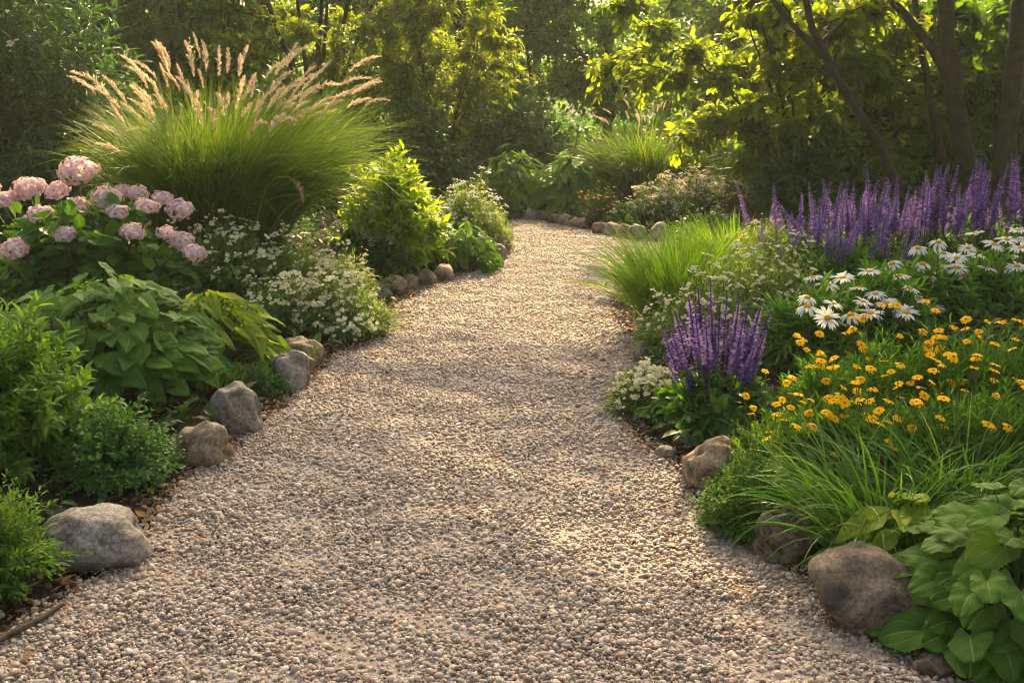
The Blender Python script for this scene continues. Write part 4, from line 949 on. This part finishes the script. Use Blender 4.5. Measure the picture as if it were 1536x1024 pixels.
for k, (px, y, h, lf, lb) in enumerate([(1300, 12.9, 2.2, 'treeg', 'sunlit leafy shrub behind the leaning tree'), (1410, 13.4, 2.2, 'tree', 'leafy shrub behind the thin and thick trunks'), (1530, 13.4, 2.4, 'dark', 'dark leafy shrub behind the trunk at the right edge'), (1180, 13.6, 2.0, 'treeg', 'leafy shrub in the light behind the big backlit one')]):
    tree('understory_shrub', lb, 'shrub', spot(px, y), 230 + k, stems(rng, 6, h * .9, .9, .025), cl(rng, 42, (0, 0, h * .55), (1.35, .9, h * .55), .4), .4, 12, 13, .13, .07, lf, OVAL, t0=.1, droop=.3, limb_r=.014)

# trees of the wood behind the garden
G = 'trees of the wood behind the garden'
def wood_tree(label, px, y, seed, H, rx, z0, n, leaf, L=.12, tr=.1, lean=.3):
    rg = np.random.default_rng(seed)
    trs = [([(0, 0, -.1), (lean * .3, 0, H * .3), (lean * .2, .1, H * .6), (lean, 0, H * .92)], tr, tr * .25)]
    for k in range(3):
        a = k * 2.1 + rg.random() * 2; z = H * rg.uniform(.08, .3)
        trs.append(([(lean * .1, 0, z), (rx * .35 * math.cos(a), rx * .35 * math.sin(a), z + H * .18), (rx * .7 * math.cos(a), rx * .7 * math.sin(a), z + H * .42)], tr * .5, tr * .15))
    c = cl(rg, n, (0, 0, (z0 + H) / 2), (rx, rx * .9, (H - z0) / 2), .4)
    return tree('wood_tree', label, 'tree', spot(px, y), seed, trs, c, .55, 13, 18, L * .78, L * .5, leaf, LANCE, group=G, t0=.05, droop=.3)
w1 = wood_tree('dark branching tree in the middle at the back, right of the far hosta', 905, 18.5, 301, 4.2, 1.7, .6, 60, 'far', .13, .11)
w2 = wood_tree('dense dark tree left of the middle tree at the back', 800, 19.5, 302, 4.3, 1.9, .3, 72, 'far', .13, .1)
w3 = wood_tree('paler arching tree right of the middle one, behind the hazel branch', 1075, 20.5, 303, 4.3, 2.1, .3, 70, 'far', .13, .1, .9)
for k, (src, px, y, rz, sc, lb) in enumerate([
    (w2, 690, 19.0, 1.0, 1.05, 'tree at the back behind the glowing shrub'), (w1, 560, 20.5, 2.2, 1.1, 'tree at the back above the gold lit leaves'), 
    (w2, 985, 27.0, 4.0, 1.1, 'hazy tree farther off, between the middle and the arching tree'), (w1, 1170, 19.5, .5, 1.0, 'tree at the back behind the hazel shrub'), (w3, 1290, 18.5, 5.0, 1.0, 'tree at the back behind the leaning trunk'),
    (w2, 420, 18.0, 3.3, 1.1, 'dark tree at the back behind the plumes'), (w2, 250, 18.5, .3, 1.1, 'dark tree at the back, left of the plumes'), (w1, 60, 17.5, 2.0, 1.15, 'dark tree at the back in the upper left corner'),
    (w2, 1420, 18.0, 5.5, 1.0, 'tree at the back between the thin and thick trunks'), (w3, 1540, 17.5, 1.9, 1.0, 'tree at the back beyond the right edge trunk'), (w3, 740, 26.0, 1.5, 1.2, 'hazy tree far off between the dense dark tree and the glowing shrub'),
    (w1, 1100, 27.0, 3.0, 1.2, 'hazy tree far off behind the arching tree'), (w2, 620, 27.0, 2.1, 1.2, 'hazy tree far off above the glowing shrub')]):
    copy_tree(src, lb, spot(px, y), rz, sc, G)
for src, x, y, rz, lb in [(w1, 9.0, 13.5, .7, 'tree of the wood beyond the right edge, nearest the garden'), (w2, 11.5, 16.5, 2.7, 'dense tree of the wood beyond the right edge'), (w3, -9.5, 14.5, 1.2, 'tree of the wood beyond the left edge')]:
    copy_tree(src, lb, (x, y, .26), rz, 1.05, G)

# far wood as one mass
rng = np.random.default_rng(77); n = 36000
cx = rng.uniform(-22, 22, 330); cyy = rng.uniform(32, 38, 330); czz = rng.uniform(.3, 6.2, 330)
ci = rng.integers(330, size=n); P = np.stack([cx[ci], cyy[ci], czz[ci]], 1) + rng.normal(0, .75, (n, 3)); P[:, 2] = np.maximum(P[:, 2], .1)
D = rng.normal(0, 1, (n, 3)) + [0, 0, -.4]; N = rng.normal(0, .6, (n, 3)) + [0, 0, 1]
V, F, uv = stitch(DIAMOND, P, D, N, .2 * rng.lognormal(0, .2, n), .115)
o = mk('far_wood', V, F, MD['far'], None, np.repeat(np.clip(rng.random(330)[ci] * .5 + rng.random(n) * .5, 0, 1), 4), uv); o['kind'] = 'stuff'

# low ground cover filling the beds, and fallen leaves along the gravel
def scatter(n, box, dmin, dmax, rng):
    q = rng.uniform(box[0], box[1], (n, 2)); d = path_dist(q); k = (d > dmin) & (d < dmax) & (np.abs(q[:, 0]) < q[:, 1] * .62 + .6)
    return q[k]
q = scatter(11000, (np.array([-8, 2.4]), np.array([8, 15])), .10, 99, rng)
q = np.vstack([q, rng.uniform([2.1, 3.2], [6.5, 9], (2600, 2)), rng.uniform([-6, 4], [-2.2, 9], (1500, 2))])
b0 = np.column_stack([q, gz(q)]); tp = b0 + np.column_stack([rng.normal(0, .06, (len(q), 2)), rng.uniform(.05, .15, len(q))])
o = leaves('ground_cover', rng, along(rng, bez(b0, tp, 4), 8, .2, 1, 65, .1), LANCE, .055, .026, MD['dark'], None, .3); o['kind'] = 'stuff'
q = rng.uniform([-16, 14.5], [16, 31], (9000, 2)); b0 = np.column_stack([q, gz(q)]); tp = b0 + np.column_stack([rng.normal(0, .12, (len(q), 2)), rng.uniform(.1, .5, len(q))])
o = leaves('undergrowth', rng, along(rng, bez(b0, tp, 4), 8, .2, 1, 65, .1), LANCE, .13, .06, MD['mid'], None, .3); o['kind'] = 'stuff'
q = np.vstack([scatter(60000, (np.array([-2.6, 1.8]), np.array([2.6, 9.5])), -.02, .22, rng), scatter(2600, (np.array([-2, 2]), np.array([2, 9.])), -.28, .0, rng)])
q = q[rng.random(len(q)) < .8]; n = len(q)
P = np.column_stack([q, np.maximum(gz(q), 0) + rng.uniform(.006, .02, n) + .014 * (path_dist(q) < 0)]); a = rng.uniform(0, 6.28, n)
V, F, uv = stitch(LANCE, P, np.stack([np.cos(a), np.sin(a), rng.normal(0, .25, n)], 1), np.array([0, 0, 1.]) + rng.normal(0, .45, (n, 3)),   .034 * rng.lognormal(0, .35, n), .014 * rng.lognormal(0, .3, n))
o = mk('leaf_litter', V, F, MD['litter'], None, np.repeat(rng.random(n), 8), uv); o['kind'] = 'stuff'
pl = np.array([[at(-30, 975, .02), at(20, 948, .025), at(60, 928, .022), at(98, 903, .03)]]); V, F = tubes(pl, np.array([[.008, .010, .009, .006]]), 7)
tag(mk('fallen_twig', V, F, MD['twig']), 'dark fallen twig lying on the gravel edge in the lower left corner', 'twig')

# ------------------------------------------------------------------ haze
HAZE = .0012
bm = bmesh.new(); bmesh.ops.create_cube(bm, size=1); me = bpy.data.meshes.new('haze'); bm.to_mesh(me); bm.free()
hz = link_mesh('haze', me); hz.scale = (260, 260, 10.5); hz.location = (0, 7, 4.2); hz['kind'] = 'stuff'
m = bpy.data.materials.new('haze'); m.use_nodes = True; t = m.node_tree; t.nodes.remove(t.nodes['Principled BSDF'])
v = t.nodes.new('ShaderNodeVolumePrincipled'); v.inputs['Color'].default_value = (.88, 1, .8, 1); v.inputs['Density'].default_value = HAZE; v.inputs["Anisotropy"].default_value = .3
t.links.new(v.outputs[0], t.nodes['Material Output'].inputs['Volume']); me.materials.append(m)
